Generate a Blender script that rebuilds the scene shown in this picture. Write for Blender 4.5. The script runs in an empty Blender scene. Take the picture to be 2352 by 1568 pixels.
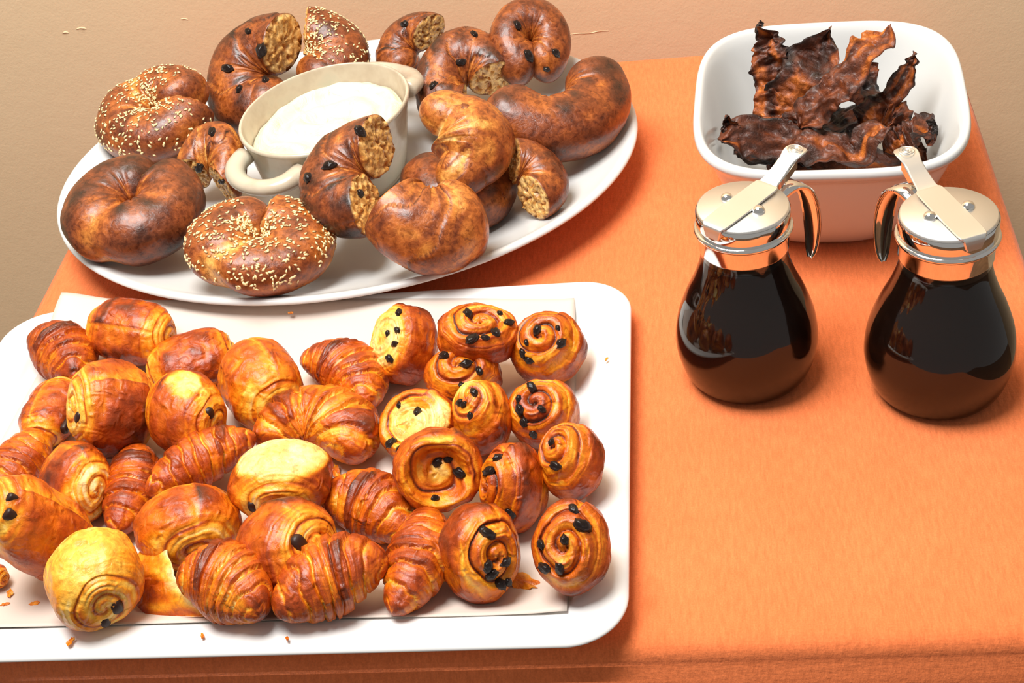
import bpy, math, random
import numpy as np
from mathutils import Matrix, Vector

# ------------------------------------------------------------------ camera, light, exposure
SC = bpy.context.scene
T = 0.74                                   # height of the table top above the floor
FPX, PITCH, ROLL, YAW = 3432.3, 0.664676, -0.153037, -0.162541
CAM = np.array([0.145852, -1.246905, 0.659628])        # relative to the table top
_f = np.array([math.sin(YAW) * math.cos(PITCH), math.cos(YAW) * math.cos(PITCH), -math.sin(PITCH)])
_r = np.array([math.cos(YAW), -math.sin(YAW), 0.0])
_u = np.cross(_r, _f)
CR = _r * math.cos(ROLL) + _u * math.sin(ROLL)
CU = -_r * math.sin(ROLL) + _u * math.cos(ROLL)
CF = _f
cam = bpy.data.cameras.new('camera')
cam.sensor_width = 36.0
cam.lens = FPX / 2352 * 36
cam.clip_start = 0.05
camo = bpy.data.objects.new('camera', cam)
SC.collection.objects.link(camo)
M4 = Matrix.Identity(4)
for i in range(3):
    M4[i][0] = CR[i]; M4[i][1] = CU[i]; M4[i][2] = -CF[i]; M4[i][3] = CAM[i] + (T if i == 2 else 0)
camo.matrix_world = M4
SC.camera = camo

wd = bpy.data.worlds.new('room_light')
SC.world = wd
wd.use_nodes = True
wd.node_tree.nodes['Background'].inputs[0].default_value = (1.0, 0.955, 0.90, 1)
wd.node_tree.nodes['Background'].inputs[1].default_value = 0.33


def area(name, loc, target, size, power, color):
    l = bpy.data.lights.new(name, 'AREA')
    l.shape = 'DISK'; l.size = size; l.energy = power; l.color = color
    o = bpy.data.objects.new(name, l)
    SC.collection.objects.link(o)
    o.location = loc
    o.rotation_euler = (Vector(target) - Vector(loc)).to_track_quat('-Z', 'Y').to_euler()
    return o


area('ceiling_bounce_light', (-0.32, -0.52, 2.40), (0.05, 0.20, 1.00), 0.95, 50, (1.0, 0.975, 0.94))
SC.view_settings.view_transform = 'Standard'
SC.view_settings.look = 'None'
SC.view_settings.gamma = 1.0
SC.view_settings.use_curve_mapping = False
SC.view_settings.exposure = 0.0

# ------------------------------------------------------------------ helpers
rng = np.random.default_rng(7)


def at(px, py, z=0.0):
    """pixel of the 2352x1568 frame -> point on the horizontal plane z above the table top"""
    d = CF + CR * (px - 1176) / FPX - CU * (py - 784) / FPX
    return CAM + d * ((z - CAM[2]) / d[2])


def project(P):
    d = P - CAM
    z = d @ CF
    return np.stack([1176 + FPX * (d @ CR) / z, 784 - FPX * (d @ CU) / z], -1)


def cw(r, u, t):
    v = CR * r + CU * u - CF * t
    return v / np.linalg.norm(v)


def unit(v):
    v = np.asarray(v, float)
    return v / np.linalg.norm(v)


def lin(c):
    c = np.asarray(c, float) / 255.0
    return np.where(c <= 0.04045, c / 12.92, ((c + 0.055) / 1.055) ** 2.4)


def _hash(ix, iy, iz, seed):
    with np.errstate(over='ignore'):
        h = (ix.astype(np.uint32) * np.uint32(374761393) + iy.astype(np.uint32) * np.uint32(668265263)
             + iz.astype(np.uint32) * np.uint32(2246822519) + np.uint32((seed * 3266489917) & 0xffffffff))
        h = (h ^ (h >> np.uint32(13))) * np.uint32(1274126177)
        h = h ^ (h >> np.uint32(16))
    return h.astype(np.float64) / 4294967295.0 * 2 - 1


def vn(p, seed=0):
    p = np.asarray(p, float)
    i = np.floor(p).astype(np.int64)
    f = p - i
    f = f * f * f * (f * (f * 6 - 15) + 10)
    out = 0
    for a in (0, 1):
        for b in (0, 1):
            for c in (0, 1):
                w = (f[..., 0] if a else 1 - f[..., 0]) * (f[..., 1] if b else 1 - f[..., 1]) * (f[..., 2] if c else 1 - f[..., 2])
                out = out + w * _hash(i[..., 0] + a, i[..., 1] + b, i[..., 2] + c, seed)
    return out


def fbm(p, seed=0, octaves=3, gain=0.5):
    o, a, n = 0, 1.0, 0
    for k in range(octaves):
        o = o + a * vn(p * (2.03 ** k), seed + k * 17)
        n += a; a *= gain
    return o / n


def sstep(a, b, x):
    t = np.clip((x - a) / (b - a), 0, 1)
    return t * t * (3 - 2 * t)


RAMP_T = np.array([0.0, 0.18, 0.36, 0.54, 0.72, 0.88, 1.0])
RAMP_C = np.array([lin(c) for c in ((252, 228, 164), (247, 190, 72), (238, 148, 26), (212, 104, 12), (166, 64, 10), (106, 40, 10), (56, 22, 10))])
BAG_C = np.array([lin(c) for c in ((236, 196, 128), (222, 164, 84), (200, 126, 52), (166, 88, 32), (126, 60, 24), (86, 40, 18), (46, 24, 14))])


def ramp(t, R=RAMP_C):
    t = np.clip(t, 0, 1)
    return np.stack([np.interp(t, RAMP_T, R[:, k]) for k in range(3)], -1)


def rings(rows, close_start=True, close_end=True, wrap=True):
    """rows: (n, m, 3) -> verts, quads, tris; rings closed around, ends closed by a centre vertex"""
    rows = np.asarray(rows, float)
    n, m, _ = rows.shape
    V = rows.reshape(-1, 3)
    i = np.arange(n - 1)[:, None]
    mm = m if wrap else m - 1
    j = np.arange(mm)[None, :]
    j2 = (j + 1) % m
    Q = np.stack([i * m + j, i * m + j2, (i + 1) * m + j2, (i + 1) * m + j], -1).reshape(-1, 4)
    Tn = []
    extra = []
    if close_start:
        c = len(V) + len(extra); extra.append(rows[0].mean(0))
        Tn += [(c, (k + 1) % m, k) for k in range(m)]
    if close_end:
        c = len(V) + len(extra); extra.append(rows[-1].mean(0))
        b = (n - 1) * m
        Tn += [(c, b + k, b + (k + 1) % m) for k in range(m)]
    if extra:
        V = np.vstack([V, extra])
    return V, Q, np.array(Tn, int).reshape(-1, 3)


def grow(A, n_extra_from, close_start=True, close_end=True):
    """extend a per-vertex array (n,m,k) for the centre vertices that rings() adds"""
    A = np.asarray(A, float)
    F = A.reshape(A.shape[0] * A.shape[1], -1)
    ex = []
    if close_start:
        ex.append(A[0].mean(0).reshape(-1))
    if close_end:
        ex.append(A[-1].mean(0).reshape(-1))
    return np.vstack([F] + ex) if ex else F


def mesh_data(name, V, Q, Tn, col=None, smooth=True):
    V = np.asarray(V, float)
    me = bpy.data.meshes.new(name)
    nq, nt = len(Q), len(Tn)
    me.vertices.add(len(V))
    me.vertices.foreach_set('co', V.astype(np.float32).ravel())
    me.loops.add(nq * 4 + nt * 3)
    me.polygons.add(nq + nt)
    idx = np.concatenate([np.asarray(Q, int).ravel(), np.asarray(Tn, int).ravel()])
    me.loops.foreach_set('vertex_index', idx.astype(np.int32))
    start = np.concatenate([np.arange(nq) * 4, nq * 4 + np.arange(nt) * 3])
    me.polygons.foreach_set('loop_start', start.astype(np.int32))
    me.update(calc_edges=True)
    me.polygons.foreach_set('use_smooth', np.full(nq + nt, smooth))
    if col is not None:
        a = me.attributes.new('tone', 'FLOAT_COLOR', 'POINT')
        c4 = np.ones((len(V), 4), np.float32)
        c4[:, :3] = col
        a.data.foreach_set('color', c4.ravel())
    me.validate()
    return me


def link(name, me, mat, loc=(0, 0, 0), parent=None):
    o = bpy.data.objects.new(name, me)
    SC.collection.objects.link(o)
    o.location = loc
    if mat is not None and me is not None and not me.materials:
        me.materials.append(mat)
    if parent is not None:
        o.parent = parent
    return o


def tag(o, label, cat, group=None, kind=None):
    o['label'] = label
    o['category'] = cat
    if group:
        o['group'] = group
    if kind:
        o['kind'] = kind
    return o


def structure(o):
    o['kind'] = 'structure'
    return o


def rrect(hx, hy, r, n=96):
    """rounded rectangle outline, n points, uniform in angle-ish parameter"""
    pts = []
    per = n // 4
    for q, (sx, sy) in enumerate(((1, 1), (-1, 1), (-1, -1), (1, -1))):
        cx, cy = sx * (hx - r), sy * (hy - r)
        for k in range(per):
            a = math.pi / 2 * (q + k / (per - 1))
            pts.append((cx + r * math.cos(a), cy + r * math.sin(a)))
    return np.array(pts)


def lathe(profile, n=64, sx=1.0, sy=1.0):
    th = np.linspace(0, 2 * math.pi, n, endpoint=False)
    return np.stack([np.stack([p[0] * sx * np.cos(th), p[0] * sy * np.sin(th), np.full(n, p[1])], -1) for p in profile])


def smooth_profile(pts, k=6):
    P = np.array(pts, float)
    Q = np.vstack([2 * P[0] - P[1], P, 2 * P[-1] - P[-2]])
    out = []
    for i in range(1, len(Q) - 2):
        for t in np.linspace(0, 1, k, endpoint=False):
            a, b, c, d = Q[i - 1], Q[i], Q[i + 1], Q[i + 2]
            out.append(0.5 * (2 * b + (c - a) * t + (2 * a - 5 * b + 4 * c - d) * t * t + (3 * b - a - 3 * c + d) * t ** 3))
    out.append(P[-1])
    return np.array(out)


def tube(path, rad, n=16, flat=1.0, up=(0, 0, 1)):
    P = np.asarray(path, float)
    rad = np.broadcast_to(rad, (len(P),))
    tg = np.gradient(P, axis=0)
    tg /= np.linalg.norm(tg, axis=1)[:, None]
    up = np.asarray(up, float)
    s = np.cross(tg, up); s /= np.linalg.norm(s, axis=1)[:, None]
    b = np.cross(s, tg)
    th = np.linspace(0, 2 * math.pi, n, endpoint=False)
    return P[:, None] + rad[:, None, None] * (np.cos(th)[None, :, None] * s[:, None] + flat * np.sin(th)[None, :, None] * b[:, None])


# ------------------------------------------------------------------ materials
def mat(name, color=(0.8, 0.8, 0.8), rough=0.5, metal=0.0, trans=0.0, ior=1.45, coat=0.0, spec=0.5, sss=0.0):
    m = bpy.data.materials.new(name)
    m.use_nodes = True
    b = m.node_tree.nodes['Principled BSDF']
    b.inputs['Base Color'].default_value = (*color, 1)
    b.inputs['Roughness'].default_value = rough
    b.inputs['Metallic'].default_value = metal
    b.inputs['Transmission Weight'].default_value = trans
    b.inputs['IOR'].default_value = ior
    b.inputs['Coat Weight'].default_value = coat
    b.inputs['Coat Roughness'].default_value = 0.15
    b.inputs['Specular IOR Level'].default_value = spec
    if sss:
        b.inputs['Subsurface Weight'].default_value = sss
        b.inputs['Subsurface Radius'].default_value = (0.01, 0.004, 0.002)
        b.inputs['Subsurface Scale'].default_value = 0.4
    return m, m.node_tree.nodes, m.node_tree.links, b


def noise_node(N, L, vec, scale, detail=4, rough=0.55, dist=0.0):
    n = N.new('ShaderNodeTexNoise')
    n.inputs['Scale'].default_value = scale
    n.inputs['Detail'].default_value = detail
    n.inputs['Roughness'].default_value = rough
    n.inputs['Distortion'].default_value = dist
    if vec is not None:
        L.new(vec, n.inputs['Vector'])
    return n


def bump_node(N, L, h, strength, dist, prev=None):
    b = N.new('ShaderNodeBump')
    b.inputs['Strength'].default_value = strength
    b.inputs['Distance'].default_value = dist
    L.new(h, b.inputs['Height'])
    if prev is not None:
        L.new(prev, b.inputs['Normal'])
    return b


def mixc(N, L, fac, a, b, mode='MIX'):
    m = N.new('ShaderNodeMix')
    m.data_type = 'RGBA'
    m.blend_type = mode
    for sock, v in ((m.inputs[0], fac), (m.inputs[6], a), (m.inputs[7], b)):
        if hasattr(v, 'links'):
            L.new(v, sock)
        elif isinstance(v, (int, float)):
            sock.default_value = v
        else:
            sock.default_value = (*v, 1)
    return m.outputs[2]


def ramp_node(N, L, fac, stops):
    r = N.new('ShaderNodeValToRGB')
    e = r.color_ramp.elements
    e[0].position, e[0].color = stops[0][0], (*stops[0][1], 1)
    e[1].position, e[1].color = stops[-1][0], (*stops[-1][1], 1)
    for p, c in stops[1:-1]:
        x = e.new(p); x.color = (*c, 1)
    L.new(fac, r.inputs[0])
    return r.outputs[0]


def baked(name, rough=(0.28, 0.5), scale=160, bump=0.35, mottle=0.35, coat=0.15, blister=0.0, crinkle=0.0):
    """crust of baked dough: the mesh's own browning plus fine wrinkles and mottling"""
    m, N, L, b = mat(name, coat=coat)
    tc = N.new('ShaderNodeTexCoord')
    oi = N.new('ShaderNodeObjectInfo')
    off = N.new('ShaderNodeVectorMath'); off.operation = 'ADD'
    L.new(tc.outputs['Object'], off.inputs[0]); L.new(oi.outputs['Random'], off.inputs[1])
    v = off.outputs[0]
    at_ = N.new('ShaderNodeAttribute'); at_.attribute_name = 'tone'
    n1 = noise_node(N, L, v, scale, 6, 0.62, 0.6)
    n2 = noise_node(N, L, v, scale * 3.2, 3, 0.6, 0.3)
    f1 = ramp_node(N, L, n1.outputs[0], ((0.34, (0.46, 0.36, 0.28)), (0.5, (1, 1, 1)), (0.66, (1.45, 1.6, 1.75))))
    c = mixc(N, L, mottle, at_.outputs['Color'], mixc(N, L, 1.0, at_.outputs['Color'], f1, 'MULTIPLY'))
    L.new(c, b.inputs['Base Color'])
    rr = N.new('ShaderNodeMapRange')
    rr.inputs['From Min'].default_value = 0.3; rr.inputs['From Max'].default_value = 0.7
    rr.inputs['To Min'].default_value = rough[0]; rr.inputs['To Max'].default_value = rough[1]
    L.new(n1.outputs[0], rr.inputs['Value']); L.new(rr.outputs[0], b.inputs['Roughness'])
    k = bump_node(N, L, n1.outputs[0], bump, 0.003)
    k2 = bump_node(N, L, n2.outputs[0], bump * 0.6, 0.0008, k.outputs[0])
    last = k2
    if blister:
        vo = N.new('ShaderNodeTexVoronoi'); vo.inputs['Scale'].default_value = 240
        L.new(v, vo.inputs['Vector'])
        last = bump_node(N, L, vo.outputs['Distance'], blister, 0.0015, k2.outputs[0]); last.invert = True
    if crinkle:
        rn = noise_node(N, L, v, 105, 4, 0.5, 1.0)
        rn.noise_type = 'RIDGED_MULTIFRACTAL'
        rn.normalize = True
        last = bump_node(N, L, rn.outputs[0], crinkle, 0.0022, last.outputs[0])
    L.new(last.outputs[0], b.inputs['Normal'])
    return m


MAT_CRUST = baked('flaky_crust', (0.22, 0.46), 190, 0.36, 0.48, 0.15, 0.0, 0.9)
MAT_BAGEL = baked('bagel_crust', (0.24, 0.46), 230, 0.26, 0.95, 0.25, 0.10)
MAT_BACON = baked('crisp_bacon', (0.28, 0.6), 210, 0.6, 0.8, 0.15)

MAT_WHITE = mat('white_melamine', (0.86, 0.86, 0.85), 0.28)[0]
MAT_PORC = mat('white_porcelain', (0.69, 0.70, 0.69), 0.16, coat=0.2)[0]
MAT_CHROME = mat('polished_chrome', (0.86, 0.85, 0.83), 0.07, 1.0)[0]
MAT_BRUSH = mat('satin_steel', (0.86, 0.85, 0.82), 0.38, 1.0)[0]
MAT_GLASS = mat('clear_glass', (1, 1, 1), 0.0, 0, 1.0, 1.5)[0]
MAT_SYRUP = mat('dark_syrup', (0.014, 0.005, 0.0025), 0.3, spec=0.12)[0]
MAT_CHOC = mat('chocolate', tuple(lin((48, 24, 16))), 0.45)[0]
MAT_SEED = mat('sesame', tuple(lin((246, 222, 168))), 0.45)[0]
MAT_STEEL_DARK = mat('leg_steel', (0.1, 0.1, 0.1), 0.4, 0.8)[0]


def make_raisin_mat():
    m, N, L, b = mat('raisin_skin', tuple(lin((30, 16, 14))), 0.28, coat=0.3)
    n = noise_node(N, L, None, 300, 3)
    tc = N.new('ShaderNodeTexCoord'); L.new(tc.outputs['Object'], n.inputs['Vector'])
    k = bump_node(N, L, n.outputs[0], 0.7, 0.002); L.new(k.outputs[0], b.inputs['Normal'])
    return m


MAT_RAISIN = make_raisin_mat()


def make_cloth_mat():
    m, N, L, b = mat('orange_cotton', (0.8, 0.25, 0.06), 0.9, spec=0.15)
    b.inputs['Sheen Weight'].default_value = 0.15
    tc = N.new('ShaderNodeTexCoord')
    mp = N.new('ShaderNodeMapping'); mp.inputs['Scale'].default_value = (420, 90, 200)
    L.new(tc.outputs['Object'], mp.inputs['Vector'])
    n1 = noise_node(N, L, mp.outputs[0], 1.0, 3, 0.6)
    mp2 = N.new('ShaderNodeMapping'); mp2.inputs['Scale'].default_value = (90, 520, 300)
    L.new(tc.outputs['Object'], mp2.inputs['Vector'])
    n2 = noise_node(N, L, mp2.outputs[0], 1.0, 3, 0.6)
    n3 = noise_node(N, L, tc.outputs['Object'], 9, 3)
    n4 = noise_node(N, L, tc.outputs['Object'], 900, 2)
    base = ramp_node(N, L, n3.outputs[0], ((0.3, tuple(lin((226, 120, 68)))), (0.7, tuple(lin((235, 129, 76))))))
    c = mixc(N, L, 0.40, base, mixc(N, L, 1.0, base, ramp_node(N, L, n1.outputs[0], ((0.3, (0.72, 0.66, 0.6)), (0.7, (1.22, 1.25, 1.3)))), 'MULTIPLY'))
    c = mixc(N, L, 0.30, c, mixc(N, L, 1.0, c, ramp_node(N, L, n4.outputs[0], ((0.3, (0.7, 0.64, 0.6)), (0.7, (1.25, 1.3, 1.3)))), 'MULTIPLY'))
    L.new(c, b.inputs['Base Color'])
    k = bump_node(N, L, n1.outputs[0], 0.5, 0.0012)
    k2 = bump_node(N, L, n2.outputs[0], 0.4, 0.0008, k.outputs[0])
    mp3 = N.new('ShaderNodeMapping'); mp3.inputs['Scale'].default_value = (34, 5, 10); mp3.inputs['Rotation'].default_value = (0, 0, 0.12)
    L.new(tc.outputs['Object'], mp3.inputs['Vector'])
    n5 = noise_node(N, L, mp3.outputs[0], 1.0, 2, 0.5, 0.4)
    k3 = bump_node(N, L, n5.outputs[0], 0.35, 0.004, k2.outputs[0])
    L.new(k3.outputs[0], b.inputs['Normal'])
    return m


def make_wall_mat():
    m, N, L, b = mat('painted_plaster', (0.6, 0.45, 0.3), 0.75, spec=0.2)
    tc = N.new('ShaderNodeTexCoord')
    n1 = noise_node(N, L, tc.outputs['Object'], 3.5, 3)
    n2 = noise_node(N, L, tc.outputs['Object'], 55, 5, 0.6)
    n3 = noise_node(N, L, tc.outputs['Object'], 420, 3)
    c = ramp_node(N, L, n1.outputs[0], ((0.3, tuple(lin((236, 208, 168)))), (0.7, tuple(lin((240, 213, 174))))))
    L.new(c, b.inputs['Base Color'])
    k = bump_node(N, L, n2.outputs[0], 0.10, 0.003)
    k2 = bump_node(N, L, n3.outputs[0], 0.20, 0.0008, k.outputs[0])
    L.new(k2.outputs[0], b.inputs['Normal'])
    return m


def make_cream_mat():
    m, N, L, b = mat('cream_cheese', tuple(lin((230, 220, 192))), 0.42, sss=0.15)
    tc = N.new('ShaderNodeTexCoord')
    n = noise_node(N, L, tc.outputs['Object'], 60, 4, 0.5, 1.0)
    k = bump_node(N, L, n.outputs[0], 0.8, 0.004); L.new(k.outputs[0], b.inputs['Normal'])
    return m


def make_stone_mat():
    m, N, L, b = mat('glazed_stoneware', (0.7, 0.65, 0.55), 0.22, coat=0.3)
    tc = N.new('ShaderNodeTexCoord')
    n = noise_node(N, L, tc.outputs['Object'], 26, 4, 0.6)
    c = ramp_node(N, L, n.outputs[0], ((0.3, tuple(lin((176, 158, 136)))), (0.55, tuple(lin((200, 188, 166)))), (0.75, tuple(lin((184, 184, 164))))))
    L.new(c, b.inputs['Base Color'])
    return m


def make_paper_mat():
    m, N, L, b = mat('parchment', tuple(lin((216, 203, 192))), 0.55, spec=0.3)
    tc = N.new('ShaderNodeTexCoord')
    n = noise_node(N, L, tc.outputs['Object'], 14, 4, 0.5)
    k = bump_node(N, L, n.outputs[0], 0.25, 0.006); L.new(k.outputs[0], b.inputs['Normal'])
    return m


def make_floor_mat():
    m, N, L, b = mat('floor_boards', tuple(lin((120, 84, 56))), 0.5)
    tc = N.new('ShaderNodeTexCoord')
    mp = N.new('ShaderNodeMapping'); mp.inputs['Scale'].default_value = (8, 0.8, 1)
    L.new(tc.outputs['Object'], mp.inputs['Vector'])
    n = noise_node(N, L, mp.outputs[0], 3, 5)
    c = ramp_node(N, L, n.outputs[0], ((0.3, tuple(lin((100, 70, 46)))), (0.7, tuple(lin((138, 100, 66))))))
    L.new(c, b.inputs['Base Color'])
    return m


# ------------------------------------------------------------------ the setting
WALL_Y = 0.075


def box_rows(x0, x1, y0, y1, z0, z1):
    return np.array([[(x0, y0, z0), (x1, y0, z0), (x1, y1, z0), (x0, y1, z0)], [(x0, y0, z1), (x1, y0, z1), (x1, y1, z1), (x0, y1, z1)]], float)


def box(name, x0, x1, y0, y1, z0, z1, m, parent=None, loc=(0, 0, 0)):
    V, Q, Tn = rings(box_rows(x0, x1, y0, y1, z0, z1), False, False)
    Q = np.vstack([Q, [[3, 2, 1, 0], [4, 5, 6, 7]]])
    return link(name, mesh_data(name, V, Q, Tn, smooth=False), m, loc, parent)


MAT_WALL = make_wall_mat()
wall = structure(box('wall_back', -2.2, 2.2, WALL_Y, WALL_Y + 0.12, 0, 2.6, MAT_WALL))


def plaster_mark(name, pts, width, seed):
    """a thin raised flake or ridge of old paint on the wall"""
    P = []
    for px, py in pts:
        d = CF + CR * (px - 1176) / FPX - CU * (py - 784) / FPX
        P.append(CAM + d * ((WALL_Y - CAM[1]) / d[1]) + np.array([0, 0, T]))
    P = smooth_profile(np.array(P), 6)
    n = len(P)
    w = width * np.sin(np.linspace(0.12, math.pi - 0.12, n)) * (0.8 + 0.3 * vn(np.stack([np.arange(n) * 0.7, np.zeros(n), np.zeros(n)], -1), seed))
    V, Q, Tn = rings(tube(P, np.abs(w) + 0.0002, 8, 1.0, up=(0, 1, 0)))
    o = link(name, mesh_data(name, V, Q, Tn), MAT_WALL, (0, 0, 0), wall)


plaster_mark('paint_chip', [(143, 77), (150, 74), (158, 75)], 0.0007, 1)
plaster_mark('paint_chip', [(175, 67), (187, 64), (199, 66)], 0.0008, 2)
plaster_mark('paint_chip', [(415, 44), (424, 43), (432, 45)], 0.0006, 3)
plaster_mark('plaster_crack', [(1308, 79), (1330, 77), (1355, 76), (1375, 72), (1398, 71)], 0.0003, 4)
structure(box('floor', -2.2, 2.2, -2.6, WALL_Y + 0.12, -0.05, 0, make_floor_mat()))

# table under the cloth
TX, TY0, TY1 = 0.376, -0.696, -0.004
tb = link('table', None, None, (0, (TY0 + TY1) / 2, 0))
tag(tb, 'small square table under the orange tablecloth', 'table')
box('tabletop', -TX + 0.012, TX - 0.012, TY0 + 0.012 - tb.location.y, TY1 - 0.012 - tb.location.y, T - 0.03, T - 0.003, MAT_WHITE, tb)
for sx in (-1, 1):
    for sy in (-1, 1):
        V, Q, Tn = rings(tube([(sx * 0.31, sy * 0.30, z) for z in (0, 0.2, 0.4, 0.6, T - 0.03)], 0.018, 12, up=(0, 1, 0)))
        link('leg', mesh_data('leg', V, Q, Tn), MAT_STEEL_DARK, (0, 0, 0), tb)


def tablecloth():
    hx, hy = TX + 0.004, (TY1 - TY0) / 2 + 0.004
    n = 400
    rows = []
    def ring(off, z, wav):
        p = rrect(hx, hy, 0.034, n)
        c = p / np.linalg.norm(p, axis=1)[:, None]
        # outward normal of the outline
        t = np.roll(p, -1, 0) - np.roll(p, 1, 0)
        nn = np.stack([t[:, 1], -t[:, 0]], -1); nn /= np.linalg.norm(nn, axis=1)[:, None]
        s = np.cumsum(np.linalg.norm(np.roll(p, -1, 0) - p, axis=1))
        w = wav * (np.sin(s * 21) * 0.6 + np.sin(s * 47 + 1.3) * 0.3 + 0.7 * vn(np.stack([s * 16, s * 0, s * 0], -1), 5))
        q = p + nn * (off + w)[:, None]
        zz = z + (0.0022 * (vn(np.stack([s * 9, s * 0, s * 0 + 3], -1), 15) - 0.6) * sstep(0.0, -0.004, z) if z > -0.03 else 0 * s)
        zz = zz + 0 * s
        return np.concatenate([q, zz[:, None]], 1)
    for k in (0.02, 0.3, 0.6, 0.8, 0.92):
        r = ring(-0.014, 0, 0); r[:, :2] *= k; rows.append(r)
    R = 0.014
    for a in np.linspace(0, math.pi / 2, 9):
        rows.append(ring(-R + R * math.sin(a), -R + R * math.cos(a), 0.0005 * math.sin(a)))
    for k, d in enumerate((0.02, 0.035, 0.055, 0.08, 0.11, 0.15, 0.2, 0.25)):
        rows.append(ring(0.0015 + 0.10 * d * (1 - d), -d, 0.002 + 0.05 * d))
    rows = rows[::-1]
    V, Q, Tn = rings(np.array(rows), False, True)
    o = link('tablecloth', mesh_data('tablecloth', V, Q, Tn), make_cloth_mat(), (0, (TY0 + TY1) / 2, T))
    tag(o, 'orange crinkled cotton tablecloth covering the whole table', 'tablecloth')


tablecloth()

# ------------------------------------------------------------------ serving tray and paper
TRC = np.array([-0.1385, -0.5435])
THX, THY = 0.2345, 0.168
TRAY_PROFILE = [(0.060, 0.0055), (0.044, 0.0060), (0.036, 0.0080), (0.030, 0.0125), (0.026, 0.0170), (0.022, 0.0196), (0.016, 0.0208), (0.008, 0.0212), (0.003, 0.0206), (0.0, 0.0185)]


def tray_height(x, y):
    """height of the tray's upper surface at world x, y (relative to the table top)"""
    dx, dy = THX - np.abs(x - TRC[0]), THY - np.abs(y - TRC[1])
    r = 0.06
    cx, cy = np.maximum(r - dx, 0), np.maximum(r - dy, 0)
    d = r - np.hypot(cx, cy)
    P = np.array(TRAY_PROFILE)[::-1]
    return np.interp(d, P[:, 0], P[:, 1])


def tray():
    rows = []
    prof = [(0.055, 0.0), (0.035, 0.002), (0.022, 0.012), (0.010, 0.0165), (0.001, 0.0165)] + TRAY_PROFILE[::-1]
    prof = smooth_profile(prof, 4)
    for off, z in prof:
        p = rrect(THX - off, THY - off, max(0.012, 0.036 - off * 0.4), 160)
        rows.append(np.concatenate([p, np.full((len(p), 1), z)], 1))
    V, Q, Tn = rings(np.array(rows))
    o = link('serving_tray', mesh_data('serving_tray', V, Q, Tn), MAT_WHITE, (TRC[0], TRC[1], T + 0.0005))
    tag(o, 'large white rectangular tray with rounded corners holding the small pastries', 'tray')


tray()


def paper():
    c00, c10, c11, c01 = np.array((-0.345, -0.688)), np.array((0.062, -0.690)), np.array((0.056, -0.398)), np.array((-0.335, -0.366))
    n, m = 90, 70
    u = np.linspace(0, 1, n)[:, None]; v = np.linspace(0, 1, m)[None, :]
    xy = ((1 - u) * (1 - v))[..., None] * c00 + (u * (1 - v))[..., None] * c10 + (u * v)[..., None] * c11 + ((1 - u) * v)[..., None] * c01
    x, y = xy[..., 0], xy[..., 1]
    z = tray_height(x, y)
    z = np.where(y > -0.383, np.maximum(z, 0.0205), z)
    # paper is stiff: smooth the fold over the rim
    for _ in range(30):
        zz = np.pad(z, 1, mode='edge')
        z = np.maximum(z * 0, (zz[:-2, 1:-1] + zz[2:, 1:-1] + zz[1:-1, :-2] + zz[1:-1, 2:]) / 4)
        z = np.maximum(z, np.where(y > -0.383, 0.0205, tray_height(x, y)))
    z = z + 0.0011 + 0.0016 * (0.5 + 0.5 * vn(np.stack([x * 14, y * 30, x * 0], -1), 3)) * sstep(0.10, 0.0, v)
    z = z + 0.008 * np.exp(-(((x + 0.335) / 0.03) ** 2 + ((y + 0.366) / 0.03) ** 2))
    P = np.stack([x, y, z], -1)
    lo = P - np.array([0, 0, 0.0004])
    V1, Q1, _ = rings(P, False, False, wrap=False)
    k = len(V1)
    Q2 = Q1[:, ::-1] + k
    V = np.vstack([V1, lo.reshape(-1, 3)])
    per = [i * m for i in range(n)] + [(n - 1) * m + j for j in range(1, m)] + [i * m + m - 1 for i in range(n - 2, -1, -1)] + [j for j in range(m - 2, 0, -1)]
    per = np.array(per)
    nx = np.roll(per, -1)
    Q3 = np.stack([per, nx, nx + k, per + k], -1)
    V = V - np.array([TRC[0], TRC[1], 0])
    o = link('parchment_sheet', mesh_data('parchment_sheet', V, np.vstack([Q1, Q2, Q3]), np.zeros((0, 3), int)), make_paper_mat(), (TRC[0], TRC[1], T + 0.0005))
    tag(o, 'sheet of white parchment paper lining the pastry tray, one corner over its rim', 'paper')


paper()

# ------------------------------------------------------------------ oval platter
PLC, PLA, PLB, PLR = np.array([-0.1386, -0.1999]), 0.241, 0.2007, math.radians(9)


def plate_height(x, y):
    c, s = math.cos(PLR), math.sin(PLR)
    dx, dy = x - PLC[0], y - PLC[1]
    q = np.hypot((dx * c + dy * s) / PLA, (-dx * s + dy * c) / PLB)
    return np.interp(q, [0, 0.5, 0.66, 0.74, 0.82, 0.90, 0.945, 0.97, 0.99, 1.0, 1.004], [0.009, 0.0095, 0.0108, 0.0148, 0.0212, 0.028, 0.0322, 0.035, 0.0358, 0.0345, 0.0])


def platter():
    prof = [(0.02, 0.001), (0.50, 0.0), (0.60, 0.0), (0.63, 0.005), (0.80, 0.0165), (0.93, 0.0270), (0.985, 0.0308), (1.0, 0.0328),
            (0.996, 0.0350), (0.985, 0.0358), (0.970, 0.0350), (0.945, 0.0322), (0.90, 0.0280), (0.82, 0.0212), (0.74, 0.0148), (0.66, 0.0108), (0.5, 0.0095), (0.02, 0.0090)]
    rows = lathe(smooth_profile(prof, 3), 128, PLA, PLB)
    c, s = math.cos(PLR), math.sin(PLR)
    rows = np.stack([rows[..., 0] * c - rows[..., 1] * s, rows[..., 0] * s + rows[..., 1] * c, rows[..., 2]], -1)
    V, Q, Tn = rings(rows)
    o = link('oval_platter', mesh_data('oval_platter', V, Q, Tn), MAT_PORC, (PLC[0], PLC[1], T + 0.0005))
    tag(o, 'big oval white porcelain platter piled with bagel pieces', 'platter')


platter()


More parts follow.
